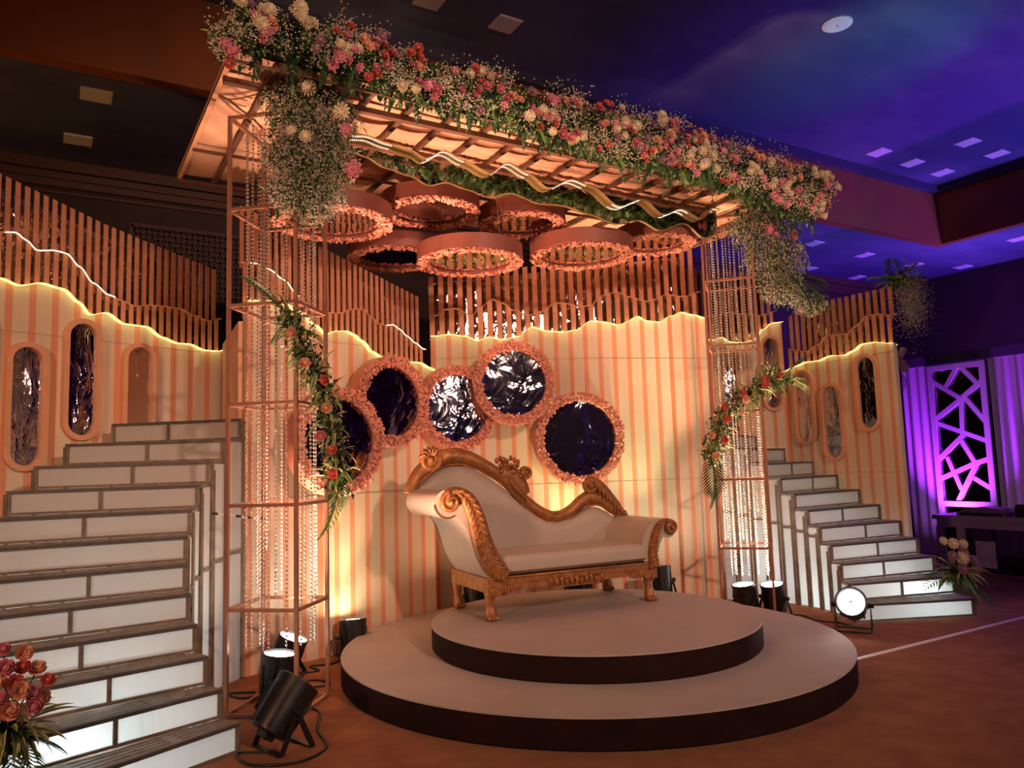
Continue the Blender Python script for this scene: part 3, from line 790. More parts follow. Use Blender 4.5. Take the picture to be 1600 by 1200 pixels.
curl(m, (1.185, 0.885), 0.065, 1.3, 0.53, 1, 0.022, R(150))
m.ball((1.185, 0.55, 0.885), 0.066, (0.9, 0.5, 1.1), 12, 7)
m.tube(lerp_pts([(1.17, 0.555, 0.93), (1.24, 0.555, 0.90), (1.32, 0.555, 0.83), (1.40, 0.555, 0.75), (1.47, 0.555, 0.665), (1.53, 0.555, 0.61)], 3), [0.05] * 4 + [0.058] * 4 + [0.05] * 4 + [0.035] * 4, 0.035, 10)
for k in range(9):
    u = k / 8
    x = 1.20 + 0.28 * u; z = 0.86 - 0.25 * u
    m.tube([(x, 0.515, z + 0.05), (x + 0.025, 0.505, z + 0.015), (x + 0.015, 0.51, z - 0.03)], [0.006, 0.013, 0.005], None, 6)
    if k > 3: m.ball((x + 0.035, 0.53, z + 0.035), 0.020, (1, 0.8, 1), 7, 4)
m.build('leaf_peak', M_goldcarve, br, smooth=True)
# rolled arms: profile in xz drawn out along y
def arm(name, prof, y0, y1):
    m = MB(); m.prism(prof, y0, y1)
    return m.build(name, M_sofa, sofa, smooth='auto')
def arc(cx, cz, r, a0, a1, n=12):
    return [(cx + r * math.cos(R(a0 + (a1 - a0) * i / n)), cz + r * math.sin(R(a0 + (a1 - a0) * i / n))) for i in range(n + 1)]
profL = arc(-0.325, 0.825, 0.098, 65, 300, 18) + [(-0.235, 0.715), (-0.185, 0.64), (-0.155, 0.55), (-0.125, 0.45), (-0.08, 0.36), (-0.03, 0.295), (0.12, 0.295), (0.14, 0.36), (0.075, 0.43), (0.015, 0.52), (-0.03, 0.62), (-0.065, 0.72), (-0.11, 0.81), (-0.18, 0.875), (-0.24, 0.908)]
aL = arm('arm', profL, -0.045, 0.56)
aL['label'] = 'tall rolled ivory arm'
profR = arc(1.525, 0.545, 0.075, 110, -130, 16)[::-1]
profR = [(1.30, 0.295), (1.40, 0.295), (1.415, 0.36), (1.44, 0.43), (1.475, 0.485)] + profR + [(1.44, 0.622), (1.37, 0.600), (1.315, 0.545), (1.28, 0.47), (1.255, 0.40), (1.25, 0.33)]
aR = arm('arm', profR, -0.045, 0.56)
aR['label'] = 'short rolled ivory arm'
# gilt arm fronts: carved bands that follow the arm's edge
def facing(pts, wid, parent, cc, cr, sgn):
    m = MB()
    p = lerp_pts([(q[0], -0.062, q[1]) for q in pts], 4)
    n = len(p)
    ww = [interp_lin(list(zip([i * (n - 1) / (len(wid) - 1) for i in range(len(wid))], wid)), i) for i in range(n)]
    m.tube(p, ww, [0.026] * n, 10, (0, 1, 0))
    fb = m.build('arm_front', M_goldcarve, parent, smooth=True)
    m = MB()
    curl(m, cc, cr, 1.5, -0.075, sgn, cr * 0.28, R(90))
    m.ball((cc[0], -0.07, cc[1]), cr * 0.95, (1, 0.35, 1), 14, 7)
    for i in range(4, n - 3, 2):
        d = (p[i + 1] - p[i - 1]).normalized(); nrm = Vector((-d.z, 0, d.x))
        for s2 in (-1, 1):
            a = p[i] + nrm * ww[i] * 0.15 * s2 + Vector((0, -0.026, 0)); b = p[i] + d * 0.03 + nrm * ww[i] * 0.55 * s2 + Vector((0, -0.024, 0)); c = p[i] + d * 0.055 + nrm * ww[i] * 0.75 * s2 + Vector((0, -0.012, 0))
            m.tube([a, b, c], [0.005, 0.011, 0.004], None, 6)
    m.build('arm_carving', M_goldcarve, fb, smooth=True)
    return fb
facing([(-0.345, 0.905), (-0.26, 0.90), (-0.185, 0.85), (-0.14, 0.77), (-0.11, 0.68), (-0.085, 0.58), (-0.05, 0.48), (0.0, 0.39), (0.06, 0.33), (0.10, 0.305)], [0.022, 0.040, 0.056, 0.064, 0.068, 0.072, 0.076, 0.076, 0.062, 0.04], aL, (-0.315, 0.835), 0.072, 1)
facing([(1.535, 0.605), (1.48, 0.605), (1.43, 0.575), (1.395, 0.52), (1.37, 0.45), (1.355, 0.38), (1.36, 0.31), (1.365, 0.26)], [0.012, 0.020, 0.028, 0.032, 0.034, 0.036, 0.042, 0.05], aR, (1.53, 0.55), 0.052, -1)
MB().tube(lerp_pts([(q[0] + 0.0, -0.047, q[1]) for q in profL[9:19]] , 2), 0.006, None, 6).build('piping', M_pipe, aL, smooth=True)

# ================================================================== STAIRCASES
S_IN = [(-2.212, 0.943), (-2.348, 0.827), (-2.459, 0.702), (-2.546, 0.57), (-2.61, 0.434), (-2.652, 0.295), (-2.673, 0.155), (-2.675, 0.016), (-2.659, -0.119), (-2.625, -0.25), (-2.575, -0.374), (-2.51, -0.489)]
S_ANG = [141, 150, 158, 166, 172, 177, 181, 186, 189, 192, 198, 204.5]
RISE = 0.15
def staircase(side, label, single):
    t = thing('curved_staircase', label, 'staircase', (2.67 * side, 0.16, 0), 0, 'pair of curved white staircases')
    ox, oy = 2.67 * side, 0.16
    lines = []
    for k in range(0, 13):
        if k == 0:
            a, ix, iy = 132, -2.20, 1.06
        else:
            a = S_ANG[k - 1]; ix, iy = S_IN[k - 1]
        wd = 1.08 if k > 1 else (1.0 if k else 0.88)
        jx, jy = ix + wd * math.cos(R(a)), iy + wd * math.sin(R(a))
        if side > 0:
            dx = 0.17 * (11 - max(k, 1)) / 7.0
            ix, jx = -ix + dx, -jx + dx
        lines.append((Vector((ix - ox, iy - oy, 0)), Vector((jx - ox, jy - oy, 0))))
    Z = lambda v, z: Vector((v.x, v.y, z))
    for k in range(12, 0, -1):
        I, O = lines[k]; I0, O0 = lines[k - 1]
        z1 = (13 - k) * RISE; z0 = z1 - RISE
        d = (O - I).normalized(); n = Vector((d.y, -d.x, 0))
        back = ((I0 + O0) - (I + O)) / 2
        if n.dot(back) > 0: n = -n           # n points out of the riser
        m = MB()
        m.bar(Z(I, z1 - 0.009) + n * 0.005, Z(O, z1 - 0.009) + n * 0.005, 0.018, 0.018, mi=1)
        m.bar(Z(I, z0 + 0.012), Z(O, z0 + 0.012), 0.016, 0.014)
        for v in (I + d * 0.014, O - d * 0.014):
            m.bar(Z(v, z0 + 0.005), Z(v, z1 - 0.018), 0.020, 0.020, up=tuple(n))
        if k not in single:
            v = (I * 0.5 + O * 0.5) + d * (0.06 * math.sin(k * 1.7))
            m.bar(Z(v, z0 + 0.005) + n * 0.002, Z(v, z1 - 0.018) + n * 0.002, 0.020, 0.018, up=tuple(n))
        # inner side posts
        sd = (I0 - I).normalized()
        m.bar(Z(I, 0.0) + sd * 0.012, Z(I, z1 - 0.02) + sd * 0.012, 0.022, 0.024, up=tuple(sd))
        m.bar(Z(I, 0.0) + sd * 0.045, Z(I, z1 - 0.06) + sd * 0.045, 0.010, 0.02, up=tuple(sd))
        if z1 > 0.7: m.bar(Z(I, 0.52 + 0.035 * (12 - k)), Z(I0, 0.52 + 0.035 * (12 - k)), 0.02, 0.022)
        m.bar(Z(O, 0.0), Z(O, z1 - 0.02), 0.025, 0.025, up=tuple(sd))
        st = m.build('step', [M_stair_wood, M_stair_nose], t)
        def sheet(name, a, b, c, e, mat, nu=8, nv=3):
            q = MB(); vv = []
            for j in range(nv + 1):
                for i in range(nu + 1):
                    u, v = i / nu, j / nv
                    p = (a * (1 - u) + b * u) * (1 - v) + (e * (1 - u) + c * u) * v
                    vv.append(p)
            q.add(vv, [(j * (nu + 1) + i, j * (nu + 1) + i + 1, (j + 1) * (nu + 1) + i + 1, (j + 1) * (nu + 1) + i) for j in range(nv) for i in range(nu)])
            return q.build(name, mat, st, fix=False)
        if k in single:
            sheet('riser_cloth', Z(I, z0 + 0.006), Z(O, z0 + 0.006), Z(O, z1 - 0.01), Z(I, z1 - 0.01), M_white_cloth)
        else:
            v = (I * 0.5 + O * 0.5) + d * (0.06 * math.sin(k * 1.7))
            sheet('riser_cloth', Z(I, z0 + 0.006), Z(v, z0 + 0.006), Z(v, z1 - 0.01), Z(I, z1 - 0.01), M_white_cloth, 4)
            sheet('riser_cloth', Z(v, z0 + 0.006), Z(O, z0 + 0.006), Z(O, z1 - 0.01), Z(v, z1 - 0.01), M_white_cloth, 4)
        sheet('tread_cloth', Z(I, z1 - 0.014), Z(O, z1 - 0.014), Z(O0, z1 - 0.014), Z(I0, z1 - 0.014), M_white_cloth, 4, 2)
        sheet('side_cloth', Z(I, 0.01) - d * -0.004, Z(I0, 0.01) - d * -0.004, Z(I0, z1 - 0.02), Z(I, z1 - 0.02), M_white_cloth, 1, 4)
        sheet('side_cloth', Z(O, 0.01), Z(O0, 0.01), Z(O0, z1 - 0.02), Z(O, z1 - 0.02), M_white_cloth, 1, 4)
        q = MB()
        for (u0, u1) in ((0.0, 0.16), (0.24, 0.38), (0.46, 0.60), (0.68, 0.80), (0.88, 1.0)):
            a = I * (1 - u0) + I0 * u0; b = O * (1 - u0) + O0 * u0; c = O * (1 - u1) + O0 * u1; e = I * (1 - u1) + I0 * u1
            vv = [Z(p, z1 - 0.010) for p in (a, b, c, e)] + [Z(p, z1) for p in (a, b, c, e)]
            q.add(vv, [(0, 3, 2, 1), (4, 5, 6, 7), (0, 1, 5, 4), (1, 2, 6, 5), (2, 3, 7, 6), (3, 0, 4, 7)])
        for u in (0.30, 0.72):
            a = I * (1 - u) + O * u; b = I0 * (1 - u) + O0 * u
            q.bar(Z(a, z1 - 0.004), Z(b, z1 - 0.004), 0.05, 0.010)
        q.build('tread_slats', M_tread, st)
    # lamps standing inside the hollow stairs
    for (lx, ly, lz, pw) in ((3.15, 0.02, 0.10, STAIR_P[0]), (3.35, -0.42, 0.08, STAIR_P[1]), (3.05, 0.75, 0.35, STAIR_P[2])):
        d = bpy.data.lights.new('stair_lamp', 'POINT'); d.energy = pw; d.color = (0.74, 0.93, 1.0); d.shadow_soft_size = 0.06
        o = bpy.data.objects.new('stair_lamp', d); C.objects.link(o); o.parent = t
        o.location = (lx * side - ox, ly - oy, lz)
    return t
STAIR_P = (7.5, 6, 6)
staircase(-1, 'curved white staircase at left climbing to the striped wall', (6, 12))
staircase(1, 'curved white staircase at right beside the purple curtain', (6, 12))

# ================================================================== FLOWER TOWERS
TW = 0.44
me_post = MB().box((0, 0, 1.83), (0.022, 0.022, 3.66)).mesh('post', M_copper)
me_cross = MB().box((0, 0, 0), (TW - 0.022, 0.020, 0.020)).mesh('crossbar', M_copper)
def tower(loc, rz, label):
    t = thing('bar_tower', label, 'tower', loc, rz, 'open copper bar towers')
    h = TW / 2
    for sx in (-1, 1):
        for sy in (-1, 1):
            put('post', me_post, t, (sx * h, sy * h, 0))
    for k in range(7):
        z = min(max(k * 0.61, 0.012), 3.648)
        for s_ in (-1, 1):
            put('crossbar', me_cross, t, (0, s_ * h, z)); put('crossbar', me_cross, t, (s_ * h, 0, z), (0, 0, PI / 2))
    return t
TL, TLA = (-2.145, 0.167, 0), R(-40.7)
TR, TRA = (2.116, 0.326, 0), R(-50.0)
tower(TL, TLA, 'open copper-coloured bar tower at left, hung with beads and flowers')
tower(TR, TRA, 'open copper-coloured bar tower at right, hung with beads and flowers')
def strand_mesh(length, seed):
    rnd = random.Random(seed); m = MB(); n = int(length / 0.0255)
    for k in range(n):
        m.ball((0, 0, -k * 0.0255), 0.0082, (1, 1, 1), 6, 4)
    m.tube([(0, 0, 0.03), (0, 0, -n * 0.0255)], 0.0012, None, 3)
    return m.mesh('bead_strand', M_bead, smooth=True)
STR = [strand_mesh(l, i) for i, l in enumerate((3.25, 2.95, 2.7, 2.2))]
def strands(tl, ta, spots, label, grp):
    for i, (x, y, j) in enumerate(spots):
        cs, sn = math.cos(ta), math.sin(ta)
        o = put('bead_strand', STR[j], None, (tl[0] + x * cs - y * sn, tl[1] + x * sn + y * cs, 3.60), (0, 0, i * 0.7))
        tag(o, label, 'bead strand', grp)
sp = [(-0.17, -0.10, 1), (-0.155, 0.02, 1), (-0.16, 0.15, 2), (-0.125, -0.17, 0), (-0.10, -0.05, 0), (-0.085, -0.18, 0), (-0.04, -0.12, 0), (-0.02, 0.0, 1), (0.02, -0.17, 0), (0.055, -0.15, 1), (0.10, -0.10, 0), (0.13, -0.16, 2),
      (0.17, -0.13, 0), (0.18, -0.07, 0), (0.175, -0.01, 1), (0.185, 0.06, 0), (0.18, 0.12, 0), (0.17, 0.17, 1), (0.05, 0.15, 2), (-0.06, 0.16, 1)]
strands(TL, TLA, sp, 'string of clear beads hanging inside the left copper tower', 'bead strings in the left tower')
strands(TR, TRA, [(a, b, c) for (a, b, c) in sp], 'string of clear beads hanging inside the right copper tower', 'bead strings in the right tower')

# ================================================================== CANOPY
CX0, CX1, CY0, CY1, CZ = -2.56, 2.66, -0.43, 1.60, 3.76
can = thing('fabric_canopy', 'flat peach fabric canopy on timber ribs above the stage', 'canopy', (0, 0, CZ))
rows = [CY0, -0.20, 0.34, 0.94, CY1]
ribs_x = []
x = -1.41 - 0.297 * 4
while x < CX1 + 0.01:
    ribs_x.append(x); x += 0.297
ribs_x[0] = CX0
pan_cache = {}
for i in range(len(ribs_x) - 1):
    for j in range(len(rows) - 1):
        x0, x1, y0, y1 = ribs_x[i], ribs_x[i + 1], rows[j], rows[j + 1]
        key = (round(x1 - x0, 3), j)
        if key not in pan_cache:
            q = MB(); n = 6; vv = []
            for a in range(n + 1):
                for b in range(n + 1):
                    u, v = a / n, b / n
                    vv.append(((x1 - x0) * u, (y1 - y0) * v, -0.018 * math.sin(PI * u) * math.sin(PI * v) + 0.004 * math.sin(9 * v + 4 * u)))
            q.add(vv, [(a * (n + 1) + b, (a + 1) * (n + 1) + b, (a + 1) * (n + 1) + b + 1, a * (n + 1) + b + 1) for a in range(n) for b in range(n)])
            pan_cache[key] = q.mesh('cloth_panel', M_canopy, smooth=True, fix=False)
        put('cloth_panel', pan_cache[key], can, (x0, y0, 0.02))
me_rib = MB().box((0, (CY0 + CY1) / 2, -0.012), (0.034, CY1 - CY0, 0.022)).mesh('rib', M_rib)
for x in ribs_x: put('rib', me_rib, can, (x, 0, 0))
for y, h in ((CY0, 0.012), (-0.20, 0.035), (0.94, 0.02), (CY1, 0.03)):
    MB().box(((CX0 + CX1) / 2, y, -0.025 - h / 2), (CX1 - CX0, 0.045 if y == -0.20 else 0.02, h)).build('beam', M_rib, can)
for x in (CX0, CX1):
    MB().box((x, (CY0 + CY1) / 2, 0.0), (0.03, CY1 - CY0, 0.05)).build('edge_rail', M_peachframe, can)
MB().box(((CX0 + CX1) / 2, (CY0 + CY1) / 2, 0.06), (CX1 - CX0, CY1 - CY0, 0.02)).build('top_sheet', M_rib, can)
# hanging mirror valance with its lit wave
LEDW = [(-1.75, 3.60), (-1.70, 3.633), (-1.60, 3.645), (-1.46, 3.621), (-1.27, 3.60), (-1.18, 3.563), (-1.02, 3.648), (-0.87, 3.604), (-0.66, 3.545), (-0.49, 3.655), (-0.32, 3.601), (-0.15, 3.518), (0.10, 3.625), (0.28, 3.598), (0.54, 3.477), (0.81, 3.573), (1.02, 3.475), (1.24, 3.553), (1.46, 3.498), (1.63, 3.62), (1.70, 3.62)]
LOWW = [(-1.75, 3.55), (-1.60, 3.517), (-1.46, 3.465), (-1.27, 3.439), (-1.13, 3.393), (-0.98, 3.437), (-0.82, 3.41), (-0.66, 3.382), (-0.44, 3.441), (-0.21, 3.401), (0.02, 3.417), (0.27, 3.385), (0.53, 3.341), (0.80, 3.406), (1.01, 3.351), (1.31, 3.448), (1.53, 3.351), (1.70, 3.40)]
val = thing('mirror_valance', 'hanging mirrored board with wavy lower edge and lit wave under the canopy', 'valance', (0, 0.05, 0))
xs = [-1.75 + 3.45 * i / 120 for i in range(121)]
n = len(xs); vv = []
for y in (0.0, 0.018):
    vv += [(x, y, interp(LOWW, x)) for x in xs] + [(x, y, 3.70) for x in xs]
ff = []
for i in range(n - 1):
    ff += [(i, i + 1, n + i + 1, n + i), (2 * n + i + 1, 2 * n + i, 3 * n + i, 3 * n + i + 1), (i + 1, i, 2 * n + i, 2 * n + i + 1), (n + i, n + i + 1, 3 * n + i + 1, 3 * n + i)]
ff += [(0, n, 3 * n, 2 * n), (n - 1, 3 * n - 1, 4 * n - 1, 2 * n - 1)]
MB().add(vv, ff).build('mirror_board', M_val_mirror, val)
q = MB(); vv = []
for x in xs:
    z = interp(LEDW, x)
    vv += [(x, -0.055, z), (x, -0.003, z), (x, -0.003, z + 0.005), (x, -0.055, z + 0.005)]
ff = []
for i in range(n - 1):
    a = i * 4; b = a + 4
    ff += [(a, b, b + 1, a + 1), (a + 1, b + 1, b + 2, a + 2), (a + 2, b + 2, b + 3, a + 3), (a + 3, b + 3, b, a)]
wr = q.add(vv, ff).build('wave_ribbon', plain('gold_mirror_strip', (0.70, 0.52, 0.22), 0.38, metal=0.7), val)
q = MB()
for i in range(0, 240):
    x = -1.72 + 3.4 * i / 240
    if math.sin(x * 11.5 + 0.6) > -0.1:
        q.box((x, -0.030, interp(LEDW, x) - 0.003), (0.006, 0.006, 0.004))
stuff(q.build('led_chips', M_ledc, wr))
q = MB(); q.tube([(x, -0.002, interp(LOWW, x)) for x in xs], 0.005, None, 5)
q.build('edge_trim', M_gold_edge, val)

# hanging ring mirrors
def ring(loc, r, label, seed, wires=None):
    t = thing('hanging_ring', label, 'ring mirror', loc, 0, 'petal-edged ring mirrors hung under the canopy')
    ri = r - 0.095
    MB().lathe([(ri, 0.010), (ri, 0.0), (r - 0.004, 0.0), (r, 0.004), (r, 0.125), (r - 0.012, 0.125), (r - 0.012, 0.02), (ri, 0.02)], 64, cap=False).build('rim', M_ringrim, t, smooth='auto')
    MB().lathe([(0.0, 0.012), (ri + 0.01, 0.012), (ri + 0.01, 0.018), (0.0, 0.018)], 48, cap=False).build('mirror', M_ring_mirror, t)
    stuff(petal_ring(ri - 0.002, r, 560, 0.015, seed, axis='d').build('petal_border', M_pink, t, fix=False))
    for k in range(3):
        a = R(wires[k]) if wires else k * 2 * PI / 3 + seed
        MB().tube([((r - 0.006) * math.cos(a), (r - 0.006) * math.sin(a), 0.12), ((r - 0.006) * math.cos(a) * 0.9, (r - 0.006) * math.sin(a) * 0.9, CZ - 0.03 - loc[2])], 0.0018, None, 4).build('wire', M_grey, t)
ring((-1.60, 0.74, 3.25), 0.44, 'largest hanging ring mirror, at left behind the tower flowers', 11)
ring((-0.86, 0.60, 3.40), 0.385, 'hanging ring mirror high under the valance, second from left', 12)
ring((-0.05, 0.55, 3.40), 0.365, 'small hanging ring mirror high in the middle just below the wavy valance', 13)
ring((-0.449, 0.735, 3.08), 0.435, 'lowest hanging ring mirror in the middle above the round wall mirrors', 14, (40, 78, 275))
ring((0.587, 0.601, 3.22), 0.45, 'hanging ring mirror low right of the middle reflecting the slats', 15)
ring((-0.836, 1.36, 3.225), 0.42, 'hanging ring mirror farthest back at left with a dark reflection', 16)
ring((1.329, 0.47, 3.38), 0.37, 'hanging ring mirror at far right next to the right tower', 17)

# ================================================================== FLOWERS AND LEAVES
def petal_layer(m, n, r0, r1, lift0, lift1, wd, a0=0.0, mi=0, curl=0.15):
    for k in range(n):
        a = a0 + 2 * PI * k / n
        d = Vector((math.cos(a), math.sin(a), 0)); s = Vector((-d.y, d.x, 0))
        rm = (r0 + r1) / 2
        p = [d * r0 - s * wd * 0.3 + Vector((0, 0, lift0)), d * r0 + s * wd * 0.3 + Vector((0, 0, lift0)),
             d * rm + s * wd + Vector((0, 0, (lift0 + lift1) / 2 - curl * 0.5)), d * rm - s * wd + Vector((0, 0, (lift0 + lift1) / 2 - curl * 0.5)),
             d * r1 + s * wd * 0.55 + Vector((0, 0, lift1)), d * r1 - s * wd * 0.55 + Vector((0, 0, lift1))]
        m.add(p, [(0, 1, 2, 3), (3, 2, 4, 5)], mi)
def rose_mesh(mat):
    m = MB()
    m.ball((0, 0, 0.25), 0.42, (1, 1, 1.1), 8, 5)
    petal_layer(m, 4, 0.1, 0.42, 0.1, 0.85, 0.42, 0.2)
    petal_layer(m, 5, 0.15, 0.72, 0.0, 0.68, 0.48, 0.5)
    petal_layer(m, 6, 0.2, 1.0, -0.1, 0.32, 0.52, 0.0)
    return m.mesh('rose', mat, fix=False, smooth=True)
def mum_mesh(mat):
    m = MB()
    m.ball((0, 0, 0.1), 0.5, (1, 1, 0.9), 8, 5)
    for j, (n, r, l) in enumerate(((6, 0.45, 0.72), (9, 0.7, 0.5), (11, 0.9, 0.25), (12, 1.0, -0.02))):
        petal_layer(m, n, 0.2, r, 0.1, l, 0.17, j * 0.3)
    return m.mesh('chrysanthemum', mat, fix=False)
def daisy_mesh(mat):
    m = MB()
    petal_layer(m, 7, 0.1, 1.0, 0.05, 0.25, 0.30, 0); petal_layer(m, 6, 0.1, 0.7, 0.1, 0.45, 0.28, 0.3)
    m.ball((0, 0, 0.2), 0.22, (1, 1, 1), 6, 4)
    return m.mesh('carnation', mat, fix=False)
FL = {'rose_red': ('rose', rose_mesh(M_rose_red)), 'rose_peach': ('rose', rose_mesh(M_rose_peach)), 'mum': ('chrysanthemum', mum_mesh(M_mum_white)),
      'pink': ('carnation', daisy_mesh(M_rose_pink)), 'mauve': ('carnation', mum_mesh(M_mauve)), 'rose_pink': ('rose', rose_mesh(M_rose_pink))}
def flower(kind, parent, p, d, size, rnd):
    nm, me = FL[kind]
    q = Vector(d).normalized().to_track_quat('Z', 'Y')
    e = (q @ Euler((0, 0, rnd.random() * 6.28)).to_quaternion()).to_euler()
    return put(nm, me, parent, p, e, size)
def leaf_add(m, p, d, L, W, droop=0.2, mi=0):
    d = Vector(d).normalized(); u = Vector((0, 0, 1))
    s = d.cross(u)
    s = s.normalized() if s.length > 1e-3 else Vector((1, 0, 0))
    nrm = s.cross(d).normalized(); p = Vector(p)
    a = p; b = p + d * L * 0.45 + s * W / 2 + nrm * L * 0.05; c = p + d * L - nrm * L * droop; e = p + d * L * 0.45 - s * W / 2 + nrm * L * 0.05
    k = p + d * L * 0.5 - nrm * L * 0.02
    m.add([a, b, c, e, k], [(0, 1, 4), (1, 2, 4), (2, 3, 4), (3, 0, 4)], mi)
def rdir(rnd, bias=(0, 0, 0), spread=1.0):
    v = Vector((rnd.gauss(0, 1), rnd.gauss(0, 1), rnd.gauss(0, 1))).normalized() * spread + Vector(bias)
    return v.normalized()
def gyp_cloud(m, rnd, sampler, n, stems=0.15, r=(0.0055, 0.0085)):
    """m gets material slot 0 = blossom, 1 = stem"""
    for k in range(n):
        p = sampler()
        m.octa(p, rnd.uniform(*r), 0)
        if rnd.random() < stems:
            q = p + rdir(rnd, (0, 0, 0.3)) * 0.07
            s = Vector((0.0013, 0.0008, 0))
            m.add([p - s, p + s, q], [(0, 1, 2)], 1)

# long garland on the front of the canopy
rnd = random.Random(21)
gar = thing('flower_garland', 'long thick garland of roses, white blooms and greenery along the canopy front', 'garland', (0, -0.50, 3.70))
GX0, GX1 = -2.60, 2.42
def gsect(x):
    """centre height and half height above 3.70 along the garland"""
    return 0.185 - 0.042 * (x + 1.84) + 0.012 * math.sin(x * 2.3), 0.140 + 0.018 * (x + 1.84) + 0.015 * math.sin(x * 3.1 + 1)
MB().bar((GX0 + 0.04, 0.06, 0.215), (GX1 - 0.04, 0.06, 0.005), 0.04, 0.20).build('backing_board', plain('foam_backing', (0.10, 0.11, 0.06), 0.9), gar)
m = MB()
for k in range(4600):
    x = rnd.uniform(GX0, GX1); zc, hh = gsect(x)
    a = rnd.uniform(0, 2 * PI); rr = rnd.random() ** 0.5
    p = (x, 0.02 + 0.13 * rr * math.cos(a), zc + (hh - 0.03) * rr * math.sin(a))
    leaf_add(m, p, rdir(rnd, (0, -0.5, -0.2)), rnd.uniform(0.04, 0.085), rnd.uniform(0.018, 0.035), mi=0 if rnd.random() < 0.7 else 1)
for k in range(2200):      # greenery hanging at the back of the garland
    x = rnd.uniform(GX0 + 0.1, GX1 - 0.1)
    zc, hh = gsect(x)
    leaf_add(m, (x, rnd.uniform(0.02, 0.13), zc - hh + 0.03 + 0.10 * rnd.random()), rdir(rnd, (0, 0.9, -0.5)), rnd.uniform(0.05, 0.09), rnd.uniform(0.02, 0.036), mi=0 if rnd.random() < 0.8 else 1)
stuff(m.build('foliage', [M_leaf, M_leaf2], gar, fix=False))
m = MB()
centres = [(rnd.uniform(GX0, GX1), rnd.uniform(-1, 1), rnd.uniform(0.03, 0.09)) for _ in range(130)]
def gs():
    cx, cv, cr = rnd.choice(centres)
    zc, hh = gsect(cx)
    return Vector((cx + rnd.gauss(0, cr), -0.09 + rnd.gauss(0, 0.045), zc + hh * 0.95 * cv + rnd.gauss(0, cr * 0.7)))
gyp_cloud(m, rnd, gs, 9000, 0.25, (0.0045, 0.0075))
stuff(m.build('gypsophila', [M_gyp, M_gypstem], gar, fix=False))
kinds = ['mum'] * 9 + ['rose_red'] * 4 + ['rose_peach'] * 3 + ['pink'] * 8 + ['rose_pink'] * 5 + ['mauve'] * 3
x = GX0 + 0.02
nf = 0
while nf < 285:
    cl = rnd.choice(kinds); cx = rnd.uniform(GX0 + 0.02, GX1 - 0.02); cv = rnd.uniform(-0.95, 0.85)
    for k in range(rnd.choice((1, 2, 2, 3))):
        xx = cx + rnd.gauss(0, 0.045); zc, hh = gsect(xx)
        size = {'mum': rnd.uniform(0.030, 0.048), 'rose_red': rnd.uniform(0.024, 0.034), 'rose_peach': rnd.uniform(0.026, 0.036), 'pink': rnd.uniform(0.028, 0.04), 'rose_pink': rnd.uniform(0.024, 0.034), 'mauve': rnd.uniform(0.026, 0.036)}[cl]
        v = max(-1, min(1, cv + rnd.gauss(0, 0.2)))
        d = rdir(rnd, (0, -1.6, 0.1 + 0.6 * v), 0.7)
        flower(cl, gar, (xx, -0.095 - 0.04 * (1 - v * v) + rnd.uniform(-0.02, 0.02), zc + hh * v), d, size, rnd); nf += 1
# end of the garland at left, and sprigs hanging below it
me_sprig = []
for k in range(3):
    q = MB()
    for j in range(7):
        z = -0.02 - j * 0.024
        for s_ in (-1, 1):
            leaf_add(q, (0, 0, z), (s_ * 0.9, 0.2 * math.sin(k + j), -0.5), 0.05, 0.026)
    leaf_add(q, (0, 0, -0.17), (0, 0.1, -1), 0.05, 0.024)
    q.tube([(0, 0, 0.02), (0.004 * k, 0, -0.17)], 0.002, None, 4)
    me_sprig.append(q.mesh('leaf_sprig', M_leaf if k else M_leaf2, fix=False))
for k in range(80):
    xx = GX0 + 0.1 + (GX1 - GX0 - 0.2) * k / 79 + rnd.uniform(-0.05, 0.05)
    zc, hh = gsect(xx)
    put('leaf_sprig', rnd.choice(me_sprig), gar, (xx, -0.02 + rnd.uniform(-0.07, 0.07), zc - hh + rnd.uniform(0.05, 0.12)), (rnd.uniform(-.3, .3), rnd.uniform(-.4, .4), rnd.random() * 6.28), rnd.uniform(0.7, 1.25))

# bushy flower clusters at the tower heads
def cluster(name, label, base, ells, ngyp, nleaf, flowers, seed, leafbias=(0, 0, -0.4)):
    rnd = random.Random(seed)
    t = thing(name, label, 'flowers', base)
    tot = sum(e[3] for e in ells)
    def pick():
        u = rnd.random() * tot
        for e in ells:
            u -= e[3]
            if u <= 0: return e
        return ells[-1]
    def samp(k=0.5):
        (c, s, _, _) = pick()
        v = Vector((rnd.gauss(0, 1), rnd.gauss(0, 1), rnd.gauss(0, 1))).normalized() * rnd.random() ** k
        return Vector((c[0] + v.x * s[0], c[1] + v.y * s[1], c[2] + v.z * s[2]))
    m = MB()
    for k in range(nleaf):
        leaf_add(m, samp(0.6), rdir(rnd, leafbias), rnd.uniform(0.04, 0.09), rnd.uniform(0.015, 0.03), mi=0 if rnd.random() < 0.65 else 1)
    stuff(m.build('foliage', [M_leaf, M_leaf2], t, fix=False))
    m = MB()
    gyp_cloud(m, rnd, samp, ngyp, 0.45, (0.0045, 0.0075))
    stuff(m.build('gypsophila', [M_gyp, M_gypstem], t, fix=False))
    for (kind, p, size) in flowers:
        flower(kind, t, p, rdir(rnd, (-0.7, -1.2, 0.1), 0.5), size, rnd)
    return t
LB = Vector((-2.10, -0.22, 3.45))
